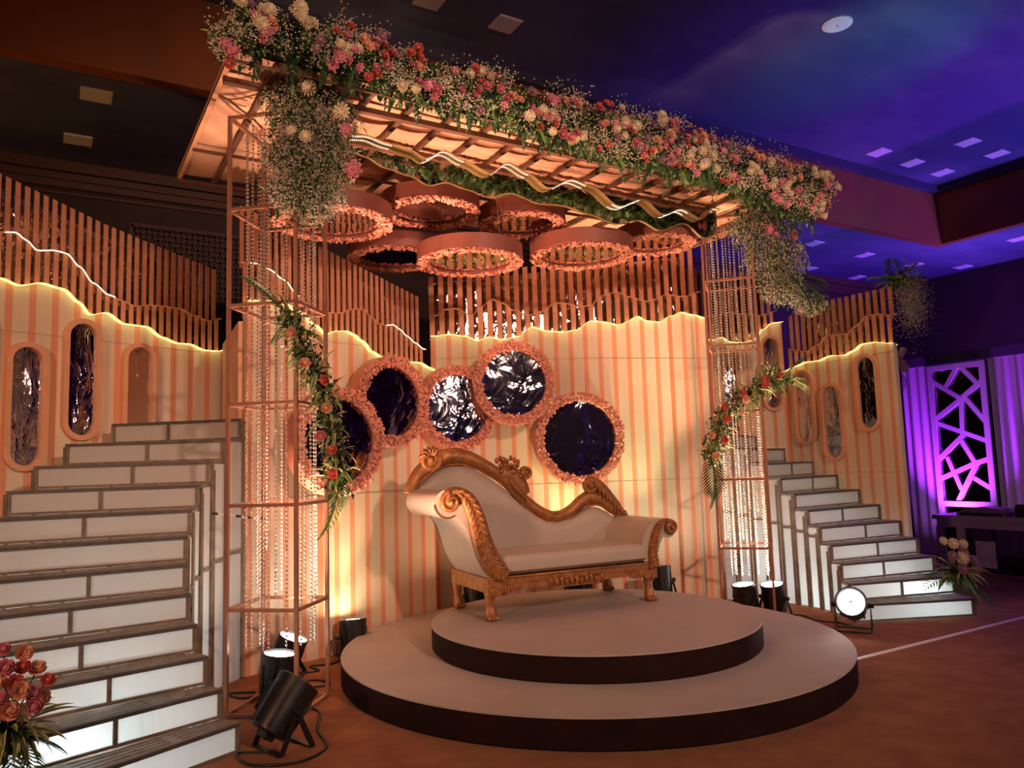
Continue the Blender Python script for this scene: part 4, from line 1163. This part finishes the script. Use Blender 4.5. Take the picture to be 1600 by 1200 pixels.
cl = cluster('tower_flowers', 'cascade of gypsophila and greenery over the head of the left tower', LB,
        [((0.02, 0, 0.38), (0.32, 0.18, 0.14), 0, 1.1), ((0.05, 0, 0.16), (0.33, 0.20, 0.20), 0, 1.4), ((0.06, 0.02, -0.12), (0.31, 0.18, 0.24), 0, 1.7), ((0.04, 0.02, -0.36), (0.25, 0.15, 0.18), 0, 1.0), ((-0.42, -0.16, 0.42), (0.16, 0.16, 0.14), 0, 0.5)],
        14000, 1700, [('mum', (-0.02, -0.20, 0.22), 0.05), ('mum', (0.18, -0.20, 0.12), 0.055), ('mum', (-0.12, -0.20, -0.06), 0.035), ('mum', (-0.04, -0.20, -0.08), 0.038), ('pink', (0.22, -0.16, 0.03), 0.04), ('pink', (0.28, -0.12, -0.20), 0.06),
                     ('rose_peach', (0.10, -0.20, 0.30), 0.04), ('mum', (-0.44, -0.28, 0.50), 0.05), ('mum', (-0.43, -0.28, 0.42), 0.05), ('pink', (-0.50, -0.28, 0.33), 0.045), ('pink', (-0.46, -0.30, 0.28), 0.05), ('rose_red', (-0.48, -0.27, 0.22), 0.03)], 31)
RB = Vector((2.36, 0.10, 3.40))
cl2 = cluster('tower_flowers', 'cascade of gypsophila and pink blooms over the head of the right tower', RB,
        [((0.0, -0.45, 0.40), (0.40, 0.22, 0.24), 0, 1.3), ((-0.16, -0.15, 0.10), (0.42, 0.26, 0.26), 0, 1.6), ((0.06, -0.08, -0.16), (0.36, 0.26, 0.24), 0, 1.6), ((0.14, -0.05, -0.40), (0.26, 0.20, 0.18), 0, 0.9), ((0.46, -0.1, -0.55), (0.22, 0.14, 0.12), 0, 0.5)],
        11500, 2300, [('pink', (-0.36, -0.36, 0.0), 0.045), ('pink', (-0.22, -0.32, -0.02), 0.04), ('pink', (-0.26, -0.34, 0.06), 0.04), ('pink', (0.02, -0.32, 0.0), 0.045), ('pink', (0.06, -0.30, 0.05), 0.04), ('mum', (0.22, -0.22, -0.06), 0.035),
                     ('mum', (0.04, -0.62, 0.45), 0.05), ('rose_red', (-0.10, -0.62, 0.36), 0.035), ('pink', (0.18, -0.58, 0.42), 0.05), ('pink', (0.24, -0.52, 0.28), 0.05), ('rose_red', (-0.22, -0.60, 0.50), 0.035), ('mum', (-0.30, -0.58, 0.40), 0.05), ('rose_peach', (0.02, -0.64, 0.28), 0.04), ('pink', (-0.44, -0.40, 0.22), 0.05), ('pink', (-0.52, -0.38, 0.20), 0.04)], 32)
def frond_mesh(L, n, mat, droop=0.35):
    q = MB(); pts = []
    for i in range(n + 1):
        u = i / n
        pts.append(Vector((L * u, 0, -droop * L * u * u)))
    q.tube(pts, [0.004 * (1 - 0.8 * i / n) + 0.0008 for i in range(n + 1)], None, 4, (0, 1, 0))
    for i in range(2, n + 1):
        u = i / n
        ll = L * 0.42 * math.sin(PI * (0.12 + 0.86 * u)) + 0.02
        for s_ in (-1, 1):
            leaf_add(q, pts[i], (0.55 + 0.4 * u, s_ * 0.85, -0.12), ll, 0.016, 0.15)
    return q.mesh('palm_frond', mat, fix=False)
def blade_mesh(L, W, droop):
    """pointed leaf: green middle, cream edges"""
    q = MB(); n = 6
    for i in range(n):
        rowsv = []
        for u in (i / n, (i + 1) / n):
            hw = W / 2 * math.sin(PI * min(0.98, 0.10 + 0.90 * u)) ** 0.8 if u < 1 else 0.0008
            z = 0.25 * L * u - droop * L * u * u; xx = L * u * (1 - 0.25 * droop * u)
            rowsv.append([(xx, -hw, z + hw * 0.35), (xx, -hw * 0.45, z), (xx, hw * 0.45, z), (xx, hw, z + hw * 0.35)])
        q.add(rowsv[0] + rowsv[1], [(0, 1, 5, 4)], 1); q.add(rowsv[0] + rowsv[1], [(1, 2, 6, 5)], 0); q.add(rowsv[0] + rowsv[1], [(2, 3, 7, 6)], 1)
    return q.mesh('striped_leaf', [M_leaf2, M_cream_leaf], fix=False)
FROND = [frond_mesh(0.42, 16, M_leaf, 0.3), frond_mesh(0.36, 14, M_leaf2, 0.5)]
BLADE = [blade_mesh(0.20, 0.030, 0.5), blade_mesh(0.15, 0.026, 0.8), blade_mesh(0.24, 0.028, 0.35)]
def aim_euler(d, roll=0.0):
    q = Vector(d).normalized().to_track_quat('X', 'Z')
    return (q @ Euler((roll, 0, 0)).to_quaternion()).to_euler()
for (p, d) in (((0.18, -0.12, -0.30), (0.8, -0.3, -0.5)), ((0.12, -0.14, -0.28), (0.4, -0.6, -0.8)), ((0.22, -0.08, -0.26), (1.0, -0.2, -0.1))):
    put('palm_frond', FROND[0], cl2, p, aim_euler(d))

def leaf_garland(label, path, thick, seed, roses, fronds, nblade=70):
    rnd = random.Random(seed)
    P = lerp_pts(path, 8); base = P[0].copy()
    t = thing('leaf_garland', label, 'garland', base, 0, 'leaf and rose garlands tied to the towers')
    m = MB()
    def at(u):
        f = u * (len(P) - 1); i = min(int(f), len(P) - 2); return P[i].lerp(P[i + 1], f - i) - base
    m.tube([p - base for p in P], 0.008, None, 5)
    m.build('stem', M_gypstem, t)
    m = MB()
    for k in range(1000):
        leaf_add(m, at(rnd.random()) + rdir(rnd) * thick * 0.8 * rnd.random(), rdir(rnd, (-0.4, -0.6, -0.2)), rnd.uniform(0.04, 0.08), rnd.uniform(0.018, 0.032), mi=0 if rnd.random() < 0.75 else 1)
    stuff(m.build('foliage', [M_leaf, M_leaf2], t, fix=False))
    m = MB(); gyp_cloud(m, rnd, lambda: at(rnd.choice((0.28, 0.5, 0.72))) + rdir(rnd, (-0.4, -0.6, 0)) * thick * rnd.uniform(0.5, 1.0), 320, 0.2, (0.004, 0.006))
    stuff(m.build('gypsophila', [M_gyp, M_gypstem], t, fix=False))
    for k in range(nblade):
        d = rdir(rnd, (-0.55, -0.75, 0.0), 1.0)
        p = at(rnd.random()) + d * thick * 0.25
        put('striped_leaf', rnd.choice(BLADE), t, p, aim_euler(d, rnd.uniform(-.5, .5)), rnd.uniform(0.6, 1.0))
    for (u, kind, off) in roses:
        d = Vector((-0.6, -0.8, 0.1)); s = Vector((0.8, -0.6, 0))
        flower(kind, t, at(u) + d * thick * 0.95 + s * off, d + rdir(rnd) * 0.4, 0.034, rnd)
    for (u, d, sc) in fronds:
        put('palm_frond', rnd.choice(FROND), t, at(u), aim_euler(d, rnd.uniform(-.3, .3)), sc)
leaf_garland('leaf garland with coral roses slung down the front of the left tower',
             [(-2.20, -0.24, 2.33), (-2.11, -0.25, 2.16), (-2.0, -0.24, 1.95), (-1.94, -0.22, 1.72), (-1.90, -0.21, 1.50), (-1.875, -0.21, 1.33)], 0.115, 41,
             [(0.16, 'rose_peach', 0.0), (0.33, 'rose_peach', -0.02), (0.42, 'rose_red', 0.06), (0.56, 'rose_peach', 0.03), (0.78, 'rose_red', 0.02), (0.92, 'rose_red', 0.0), (0.70, 'rose_pink', -0.04)],
             [(0.0, (-0.7, -0.2, 0.9), 0.75), (0.05, (-0.5, -0.3, -0.4), 0.5), (0.25, (-0.9, -0.5, -0.2), 0.5), (0.9, (0.1, -0.1, -1), 1.0), (0.85, (-0.15, -0.2, -1), 0.6), (0.1, (0.8, -0.5, -0.1), 0.5)], 130)
leaf_garland('leaf garland with coral roses arched across the front of the right tower',
             [(2.36, -0.02, 2.12), (2.10, -0.06, 2.08), (1.90, 0.0, 1.97), (1.76, 0.12, 1.82), (1.68, 0.20, 1.60), (1.66, 0.24, 1.40)], 0.155, 42,
             [(0.12, 'rose_red', 0.0), (0.22, 'rose_red', -0.03), (0.32, 'rose_red', 0.05), (0.42, 'rose_red', -0.05), (0.5, 'rose_peach', 0.05), (0.58, 'rose_red', -0.06), (0.68, 'rose_red', 0.03), (0.80, 'rose_peach', -0.05), (0.84, 'rose_red', 0.07), (0.97, 'rose_peach', 0.01)],
             [(0.0, (0.9, -0.3, -0.1), 0.7), (0.02, (0.5, -0.3, 0.8), 0.7), (0.06, (0.9, -0.4, 0.3), 0.6), (0.95, (0.15, -0.1, -1), 1.05), (0.92, (-0.15, -0.15, -1), 0.9)], 160)

# arrangements on the stairs and on the far right panel
def arrangement(label, loc, flowers, seed, fronds, facing=(-0.3, -0.9, 0), scale=1.0, nblade=46):
    rnd = random.Random(seed)
    t = thing('flower_arrangement', label, 'flowers', loc)
    MB().lathe([(0.05, 0), (0.07, 0.03), (0.075, 0.08), (0.06, 0.085)], 14).build('holder', M_leaf, t)
    f = Vector(facing).normalized()
    for k in range(nblade):
        a = rnd.random() * 2 * PI
        d = Vector((math.cos(a), math.sin(a), rnd.uniform(-0.45, 0.45))) + f * 0.5
        put('striped_leaf', rnd.choice(BLADE), t, Vector((0, 0, 0.09)) + d.normalized() * 0.04, aim_euler(d, rnd.uniform(-.4, .4)), rnd.uniform(0.8, 1.2) * scale)
    for (d, sc) in fronds:
        put('palm_frond', rnd.choice(FROND), t, (0, 0, 0.08), aim_euler(d, rnd.uniform(-.3, .3)), sc * scale)
    m = MB()
    for k in range(200):
        leaf_add(m, Vector((0, 0, 0.10)) + rdir(rnd) * 0.12 * rnd.random() * scale, rdir(rnd, (f.x, f.y, 0.1)), rnd.uniform(0.04, 0.08), 0.026)
    stuff(m.build('foliage', [M_leaf], t, fix=False))
    s = Vector((-f.y, f.x, 0))
    for (kind, a, h, dep, size) in flowers:
        p = f * dep + s * a + Vector((0, 0, h))
        flower(kind, t, p, f + Vector((0, 0, 0.5)) + rdir(rnd) * 0.3, size, rnd)
        MB().tube([(0, 0, 0.06), tuple(p)], 0.003, None, 4).build('stem', M_gypstem, t)
    return t
arrangement('bouquet of peach and coral roses with striped leaves at the bottom left corner', (-3.50, -0.76, 0.285),
            [('rose_red', 0.02, 0.30, 0.10, 0.036), ('rose_peach', -0.06, 0.36, 0.06, 0.042), ('rose_pink', 0.08, 0.25, 0.12, 0.034), ('rose_peach', 0.10, 0.33, 0.04, 0.036), ('rose_pink', -0.03, 0.25, 0.14, 0.034), ('rose_peach', 0.0, 0.20, 0.15, 0.044), ('rose_pink', -0.10, 0.28, 0.10, 0.036),
             ('rose_peach', -0.12, 0.20, 0.12, 0.044), ('rose_red', 0.14, 0.28, 0.06, 0.03), ('rose_peach', 0.05, 0.40, 0.02, 0.036), ('rose_pink', -0.02, 0.42, 0.0, 0.03), ('mum', 0.06, 0.18, 0.13, 0.04), ('rose_pink', -0.14, 0.34, 0.02, 0.036), ('rose_peach', -0.08, 0.44, 0.0, 0.034), ('rose_peach', -0.05, 0.31, 0.09, 0.04), ('rose_peach', 0.04, 0.27, 0.13, 0.038), ('rose_pink', 0.09, 0.20, 0.13, 0.036), ('mum', -0.09, 0.15, 0.15, 0.04), ('rose_red', 0.05, 0.35, 0.06, 0.032), ('rose_peach', -0.15, 0.26, 0.08, 0.04), ('rose_pink', -0.01, 0.36, 0.08, 0.036), ('rose_peach', 0.12, 0.22, 0.09, 0.036)], 51,
            [((0.6, -0.6, -0.3), 0.7), ((0.0, -0.9, -0.6), 0.8), ((-0.5, -0.7, -0.4), 0.8), ((0.9, -0.1, -0.2), 0.6), ((0.4, -0.9, -0.7), 0.7)], (0.05, -1, 0), 0.95)
arrangement('bouquet of cream and mauve blooms with palm leaves on the right staircase', (3.40, -0.86, 0.28),
            [('mum', -0.02, 0.22, 0.10, 0.062), ('mum', -0.06, 0.34, 0.06, 0.05), ('mum', 0.04, 0.33, 0.05, 0.045), ('mauve', -0.10, 0.24, 0.10, 0.05), ('mauve', -0.04, 0.13, 0.13, 0.05), ('mauve', 0.08, 0.20, 0.10, 0.05), ('mauve', 0.10, 0.10, 0.10, 0.045), ('mum', -0.12, 0.36, 0.02, 0.04), ('mauve', 0.02, 0.26, 0.08, 0.045), ('mauve', 0.13, 0.16, 0.06, 0.04)], 52,
            [((-0.9, 0.1, 0.15), 0.95), ((-0.8, -0.5, 0.0), 0.8), ((0.8, -0.5, -0.6), 0.9), ((0.5, -0.8, -0.8), 0.8), ((-0.3, -0.9, -0.5), 0.6)], (-0.4, -0.9, 0), 1.0)
px_, py_, _ = on_panel('R1', 1.40, 0.21)
ar = arrangement('palm leaves and gypsophila set on top of the far right slatted panel', (px_, py_, 3.10), [], 53,
            [((-0.9, 0.2, 0.5), 0.85), ((-0.6, -0.3, 0.9), 0.75), ((0.4, -0.3, 0.9), 0.75), ((0.9, -0.4, 0.35), 0.8), ((0.2, -0.9, 0.3), 0.7), ((-0.9, 0.3, 0.2), 0.6), ((-0.5, -0.8, 0.1), 0.6), ((0.6, -0.7, 0.1), 0.6), ((-0.8, -0.5, 0.4), 0.7), ((0.0, -0.6, 0.7), 0.65)], (-0.5, -0.85, 0), 1.0, 34)
rnd = random.Random(61)
m = MB(); gyp_cloud(m, rnd, lambda: Vector((rnd.gauss(0.05, 0.10), rnd.gauss(-0.12, 0.07), -0.12 + rnd.gauss(0, 0.17))), 2600, 0.4, (0.0045, 0.0075))
stuff(m.build('gypsophila', [M_gyp, M_gypstem], ar, fix=False))
t = thing('hanging_bloom', 'violet-lit bloom hanging beside the edge of the far right panel', 'flowers', (5.0, 0.52, 2.30))
rnd = random.Random(62)
for k in range(5): flower('mum', t, (rnd.uniform(-.06, .06), rnd.uniform(-.05, .05), 0.08 + k * 0.05), rdir(rnd, (-0.8, -0.8, 0.1), 0.6), 0.055, rnd)
put('palm_frond', FROND[1], t, (0, 0, 0.06), aim_euler((0.05, -0.1, -1)), 0.75)
put('palm_frond', FROND[1], t, (0, 0, 0.06), aim_euler((0.4, -0.3, -0.8)), 0.6)
MB().tube([(0, 0, -0.1), (0, 0, 0.4)], 0.004, None, 5).build('stem', M_gypstem, t)
tag(MB().bar((5.03, 0.54, 0.0), (5.03, 0.54, 2.68), 0.03, 0.03).build('stand_pole', M_black), 'thin dark pole behind the violet-lit bloom', 'pole')

# ================================================================== PAR LAMPS
def par(loc, aim, col, power, label, angle=55, lens=None, sc=1.0, hgt=0.16, group='floor par lamps', leds=False, lens_e=30.0, soft=0.07):
    t = thing('par_lamp', label, 'stage lamp', loc, 0, group)
    d = Vector(aim).normalized()
    q = d.to_track_quat('Z', 'Y').to_euler()
    c = Vector((0, 0, hgt))
    b = put('body', PAR_BODY, t, c, q, sc)
    if lens:
        lm = emit('lens_light', lens, lens_e)
    else:
        lm = M_lens_dark
    put('lens', MB().lathe([(0.088, 0.118), (0.0, 0.122)], 20, cap=False).mesh('lens', lm), b)
    if leds:
        q2 = MB()
        for i in range(-6, 7):
            for j in range(-6, 7):
                if math.hypot(i, j) < 6.3: q2.box((i * 0.0125, j * 0.0125, 0.1235), (0.0022, 0.0022, 0.003))
        q2.lathe([(0.008, 0.123), (0.008, 0.127), (0.0, 0.127)], 8)
        q2.build('led_grid', M_grey, b)
    # yoke and floor bracket
    ax = d.cross(Vector((0, 0, 1)))
    ax = ax.normalized() if ax.length > 1e-3 else Vector((1, 0, 0))
    y = MB(); r = 0.115 * sc
    fwd = Vector((0, 0, 1)).cross(ax)
    for s_ in (-1, 1):
        a = c + ax * r * s_
        y.bar(a, Vector((a.x, a.y, 0.01)) + fwd * 0.09, 0.03, 0.006, tuple(ax)); y.bar(a, Vector((a.x, a.y, 0.01)) - fwd * 0.09, 0.03, 0.006, tuple(ax))
    for f_ in (-1, 1):
        y.bar(ax * r + fwd * 0.09 * f_ + Vector((0, 0, 0.008)), -ax * r + fwd * 0.09 * f_ + Vector((0, 0, 0.008)), 0.03, 0.008)
    y.build('yoke', M_black, t)
    for s_ in (-1, 1):
        MB().tube([c + ax * (r - 0.02) * s_, c + ax * (r + 0.025) * s_], 0.018, None, 10).build('knob', M_black, t)
    if power:
        o = spot('lamp_beam', (0, 0, 0), (0, 0, 1), power, col, angle, 0.8, soft)
        o.parent = t; o.location = c + d * 0.135 * sc
        o.rotation_euler = d.to_track_quat('-Z', 'Y').to_euler()
    return t
q = MB()
q.lathe([(0.055, -0.125), (0.085, -0.12), (0.092, -0.06), (0.095, 0.0), (0.102, 0.09), (0.106, 0.125), (0.096, 0.13), (0.092, 0.115), (0.0, 0.110)], 20, cap=True)
for k in range(8):
    a = 2 * PI * k / 8
    q.bar((0.093 * math.cos(a), 0.093 * math.sin(a), -0.11), (0.1 * math.cos(a), 0.1 * math.sin(a), 0.07), 0.012, 0.012, (math.cos(a), math.sin(a), 0))
q.box((0, 0, -0.135), (0.07, 0.05, 0.03))
PAR_BODY = q.mesh('body', M_black, smooth='auto')
WARM = (1.0, 0.56, 0.34); PEACH = (1.0, 0.49, 0.31); YEL = (1.0, 0.72, 0.30); WHITE = (1.0, 0.90, 0.78); RED = (1.0, 0.34, 0.20)
par((-2.30, -0.55, 0), (0.60, 0.18, 0.72), PEACH, 420, 'black stage lamp on the carpet in front of the left tower, tilted away', 62, lens=(1.0, 0.8, 0.6), sc=1.12, hgt=0.20, lens_e=12)
par((-2.13, 0.25, 0), (0.10, -0.06, 1), (1.0, 0.54, 0.36), 700, 'upright black stage lamp shining inside the foot of the left tower', 52, lens=(1, 0.95, 0.85), sc=1.05, hgt=0.165)
par((-1.93, 0.80, 0), (0.32, -0.22, 1), PEACH, 420, 'black stage lamp behind the left tower, lens glowing upward', 58, lens=(1, 0.95, 0.85), hgt=0.155)
par((-1.36, 1.07, 0), (0.02, 0.10, 1), (1.0, 0.70, 0.36), 34, 'black stage lamp at the wall left of the platform casting yellow light', 60, lens=(1, 0.85, 0.5), hgt=0.155)
par((-0.25, 1.16, 0.17), (0.0, 0.12, 1), RED, 30, 'black stage lamp behind the tall arm of the sofa', 70, lens=(1, 0.5, 0.3), hgt=0.155)
par((0.80, 1.14, 0.17), (0.03, 0.16, 1), YEL, 50, 'black stage lamp behind the middle of the sofa rail', 70, lens=(1, 0.9, 0.6), hgt=0.155)
par((1.42, 0.72, 0.17), (0.05, 0.16, 1), (0.9, 1.0, 0.45), 45, 'black stage lamp on the platform right of the sofa', 70, lens=(0.9, 1.0, 0.6), hgt=0.155)
par((2.04, 0.30, 0), (-0.16, 0.0, 1), PEACH, 560, 'left one of two stage lamps in the foot of the right tower', 70, lens=(1, 0.97, 0.9), hgt=0.155)
par((2.24, 0.15, 0), (-0.20, -0.05, 1), PEACH, 480, 'right one of two stage lamps in the foot of the right tower', 70, lens=(1, 0.97, 0.9), hgt=0.155)
par((2.22, -0.66, 0), (-0.80, -0.50, 0.34), WHITE, 40, 'lit stage lamp beside the right staircase with its dotted lens turned to the sofa', 60, lens=(1.0, 0.97, 0.9), sc=1.15, hgt=0.20, leds=True, lens_e=6)
par((6.88, -0.95, 0), (0.30, 0.10, 1), (0.45, 0.03, 1.0), 260, 'stage lamp throwing magenta light up the purple curtain', 80, lens=(1.0, 0.3, 1.0))
par((6.75, 1.15, 0), (0.30, 0.0, 1), (0.40, 0.03, 1.0), 320, 'stage lamp hidden behind the table lighting the lattice violet', 90, lens=(0.6, 0.2, 1.0))
# power cables
def cable(label, pts, r=0.007):
    tag(MB().tube(lerp_pts([(p[0], p[1], r + 0.001 if len(p) < 3 else p[2]) for p in pts], 6), r, None, 6, (0, 0, 1)).build('cable', M_black, smooth=True), label, 'cable')
cable('black cable looped on the carpet under the tilted stage lamp', [(-2.36, -0.62), (-2.52, -0.52), (-2.50, -0.72), (-2.30, -0.82), (-2.12, -0.70), (-2.08, -0.42), (-1.98, -0.1), (-2.05, 0.18)])
cable('black cable running between the two lamps of the left tower', [(-2.10, 0.36), (-1.95, 0.45), (-1.75, 0.42), (-1.78, 0.58), (-1.90, 0.62), (-1.93, 0.70)])
cable('black cable from the left tower to the lamp at the wall', [(-1.85, 0.85), (-1.70, 0.82), (-1.72, 0.98), (-1.56, 0.95), (-1.45, 1.05)])
cable('black cable lying across the carpet under the left staircase edge', [(-2.20, 0.55), (-2.35, 0.62), (-2.28, 0.45), (-2.05, 0.52), (-1.88, 0.68)])
cable('black cable trailing behind the lit lamp at the right staircase', [(2.28, -0.60), (2.36, -0.45), (2.30, -0.25), (2.38, -0.05), (2.30, 0.10)])
# striped tape tied between the stair and the tower
t = thing('tape_tie', 'dark striped tape stretched between the left staircase and the tower', 'tape', (-2.46, 0.62, 1.16))
a = Vector((0, 0, 0)); b = Vector((0.30, -0.16, -0.05))
for k in range(9):
    MB().bar(a.lerp(b, k / 9), a.lerp(b, (k + 1) / 9), 0.004, 0.016).build('tape_length', M_black if k % 2 == 0 else M_tape, t)

# ================================================================== PURPLE CURTAIN, LATTICE AND TABLE
def drape(label, y0, y1, x, z0, z1, waves):
    q = MB(); n = int((y1 - y0) * 60); rowsn = 6; vv = []
    for j in range(rowsn + 1):
        v = j / rowsn
        for i in range(n + 1):
            u = i / n; y = y0 + (y1 - y0) * u
            vv.append((x + 0.028 * math.sin(y * waves + 0.5 * math.sin(y * 7)) * (0.6 + 0.4 * v), y, z0 + (z1 - z0) * (1 - v)))
    q.add(vv, [(j * (n + 1) + i, j * (n + 1) + i + 1, (j + 1) * (n + 1) + i + 1, (j + 1) * (n + 1) + i) for j in range(rowsn) for i in range(n)])
    o = q.build('drape', M_drape, smooth=True, fix=False)
    return tag(o, label, 'curtain', 'satin drapes lit violet')
drape('violet-lit satin drape between the striped panel and the white lattice', 1.45, 2.4, 7.22, 0.0, 2.62, 42)
drape('violet and pink lit satin drape right of the white lattice', -3.0, 0.68, 7.22, 0.0, 2.62, 42)
tag(MB().box((7.24, -0.3, 2.68), (0.12, 5.4, 0.13)).build('curtain_pelmet', plain('pelmet_dark', (0.10, 0.07, 0.14), 0.6)), 'dark pelmet rail along the top of the purple drapes', 'pelmet')
lat = thing('lattice_panel', 'white geometric lattice panel over mirror, lit pink and violet', 'panel', (7.14, 0, 0))
LY0, LY1, LZ0, LZ1 = 0.69, 1.45, 0.10, 2.59
MB().box((0.03, (LY0 + LY1) / 2, (LZ0 + LZ1) / 2), (0.012, LY1 - LY0 - 0.02, LZ1 - LZ0 - 0.02)).build('mirror', M_darkmirror, lat)
q = MB()
for y in (LY0 + 0.03, LY1 - 0.03): q.box((0, y, (LZ0 + LZ1) / 2), (0.03, 0.07, LZ1 - LZ0))
for z in (LZ1 - 0.035, 0.70, LZ0 + 0.03): q.box((0, (LY0 + LY1) / 2, z), (0.03, LY1 - LY0 - 0.13, 0.07))
q.build('frame', M_lattice, lat)
def uv(x, y):
    xl = 245 + (y - 195) * 0.112; xr = 495 + (y - 165) * 0.09
    u = (x - xl) / (xr - xl); yt = 195 - 30 * u; yb = 775 - 5 * u
    v = (y - yt) / (yb - yt)
    return Vector((0.0, LY1 - u * (LY1 - LY0), 2.58 - v * (2.58 - 0.70)))
ki = 0
for (a, b) in (((258, 250), (400, 327)), ((380, 190), (330, 282)), ((395, 190), (475, 268)), ((487, 250), (400, 325)), ((400, 327), (275, 427)), ((400, 327), (407, 475)), ((415, 322), (503, 422)), ((280, 430), (517, 507)),
               ((410, 482), (292, 600)), ((400, 505), (457, 592)), ((300, 677), (460, 600)), ((460, 600), (522, 577)), ((340, 577), (405, 712)), ((470, 592), (385, 775)), ((455, 662), (540, 712))):
    MB().bar(uv(*a) + Vector((0.0009 * ki, 0, 0)), uv(*b) + Vector((0.0009 * ki, 0, 0)), 0.058, 0.024, (1, 0, 0)).build('lattice_bar', M_lattice, lat); ki += 1
tb = thing('console_table', 'low grey table with glossy black panels before the purple curtain', 'table', (5.8, 0.2, 0))
MB().box((0.35, -0.25, 0.63), (0.72, 1.62, 0.05)).build('tabletop', M_tabletop, tb)
MB().box((0.05, -0.25, 0.56), (0.03, 1.56, 0.09)).build('apron', M_tabletop, tb)
for y in (0.50, 0.26, -1.0): MB().box((0.06, y, 0.26), (0.05, 0.10 if y > 0.4 else 0.09, 0.52)).build('leg', M_tabletop, tb)
MB().box((0.08, 0.38, 0.26), (0.02, 0.16, 0.50)).build('front_panel', M_gloss, tb)
MB().box((0.08, -0.38, 0.26), (0.02, 1.2, 0.50)).build('front_panel', M_gloss, tb)
MB().box((0.062, 0.0, 0.22), (0.01, 0.22, 0.30)).build('print', M_photo, tb)
cs = thing('mixing_console', 'small grey wedge-shaped mixing console on the table', 'console', (6.0, 0.2, 0.655))
q = MB(); prof = [(0.30, 0.0), (0.30, 0.03), (0.18, 0.085), (0.0, 0.105), (-0.18, 0.085), (-0.26, 0.05), (-0.26, 0.0)]
nn = len(prof)
vv = [(-0.14, p[0] - 0.0, p[1]) for p in prof] + [(0.14, p[0], p[1]) for p in prof]
q.add(vv, [tuple(range(nn)), tuple(range(2 * nn - 1, nn - 1, -1))] + [(i, i + nn, (i + 1) % nn + nn, (i + 1) % nn) for i in range(nn)])
q.build('body', plain('console_grey', (0.16, 0.15, 0.17), 0.35), cs)
MB().box((-0.146, 0.02, 0.022), (0.012, 0.46, 0.03)).build('front_strip', M_black, cs)
MB().box((-0.02, -0.20, 0.079), (0.10, 0.06, 0.012)).build('screen', M_photo, cs)
bx = thing('equipment_case', 'black equipment case at the right edge of the table', 'case', (6.05, -0.22, 0.655))
MB().box((0, 0, 0.06), (0.26, 0.20, 0.12)).build('body', M_black, bx, bevel=0.012)
MB().box((0, 0, 0.128), (0.24, 0.18, 0.02)).build('lid', M_black, bx, bevel=0.006)

# floodlight stands in the hall, facing the stage
for (l_, t_, p_, c_, a_, r_), nm_ in zip(FLOODS, ('tall floodlight stand in the hall facing the middle of the stage', 'floodlight stand in the hall left of the stage', 'floodlight stand in the hall right of the stage')):
    d_ = (Vector(t_) - Vector(l_)).normalized()
    t = thing('floodlight_stand', nm_, 'stage lamp', (l_[0] - d_.x * 0.34, l_[1] - d_.y * 0.34, 0), 0, 'hall floodlight stands')
    h_ = l_[2] - d_.z * 0.34
    MB().tube([(0, 0, 0), (0, 0, h_ - 0.1)], 0.025, None, 8).build('pole', M_black, t)
    for k in range(3):
        a = k * 2 * PI / 3
        MB().tube([(0, 0, 0.5), (0.5 * math.cos(a), 0.5 * math.sin(a), 0.02)], 0.015, None, 6).build('leg', M_black, t)
    put('head', MB().lathe([(0.05, -0.10), (0.16, -0.06), (0.20, 0.06), (0.19, 0.06), (0.15, -0.03), (0.0, -0.04)], 18).mesh('head', M_black), t, (0, 0, h_), d_.to_track_quat('Z', 'Y').to_euler())
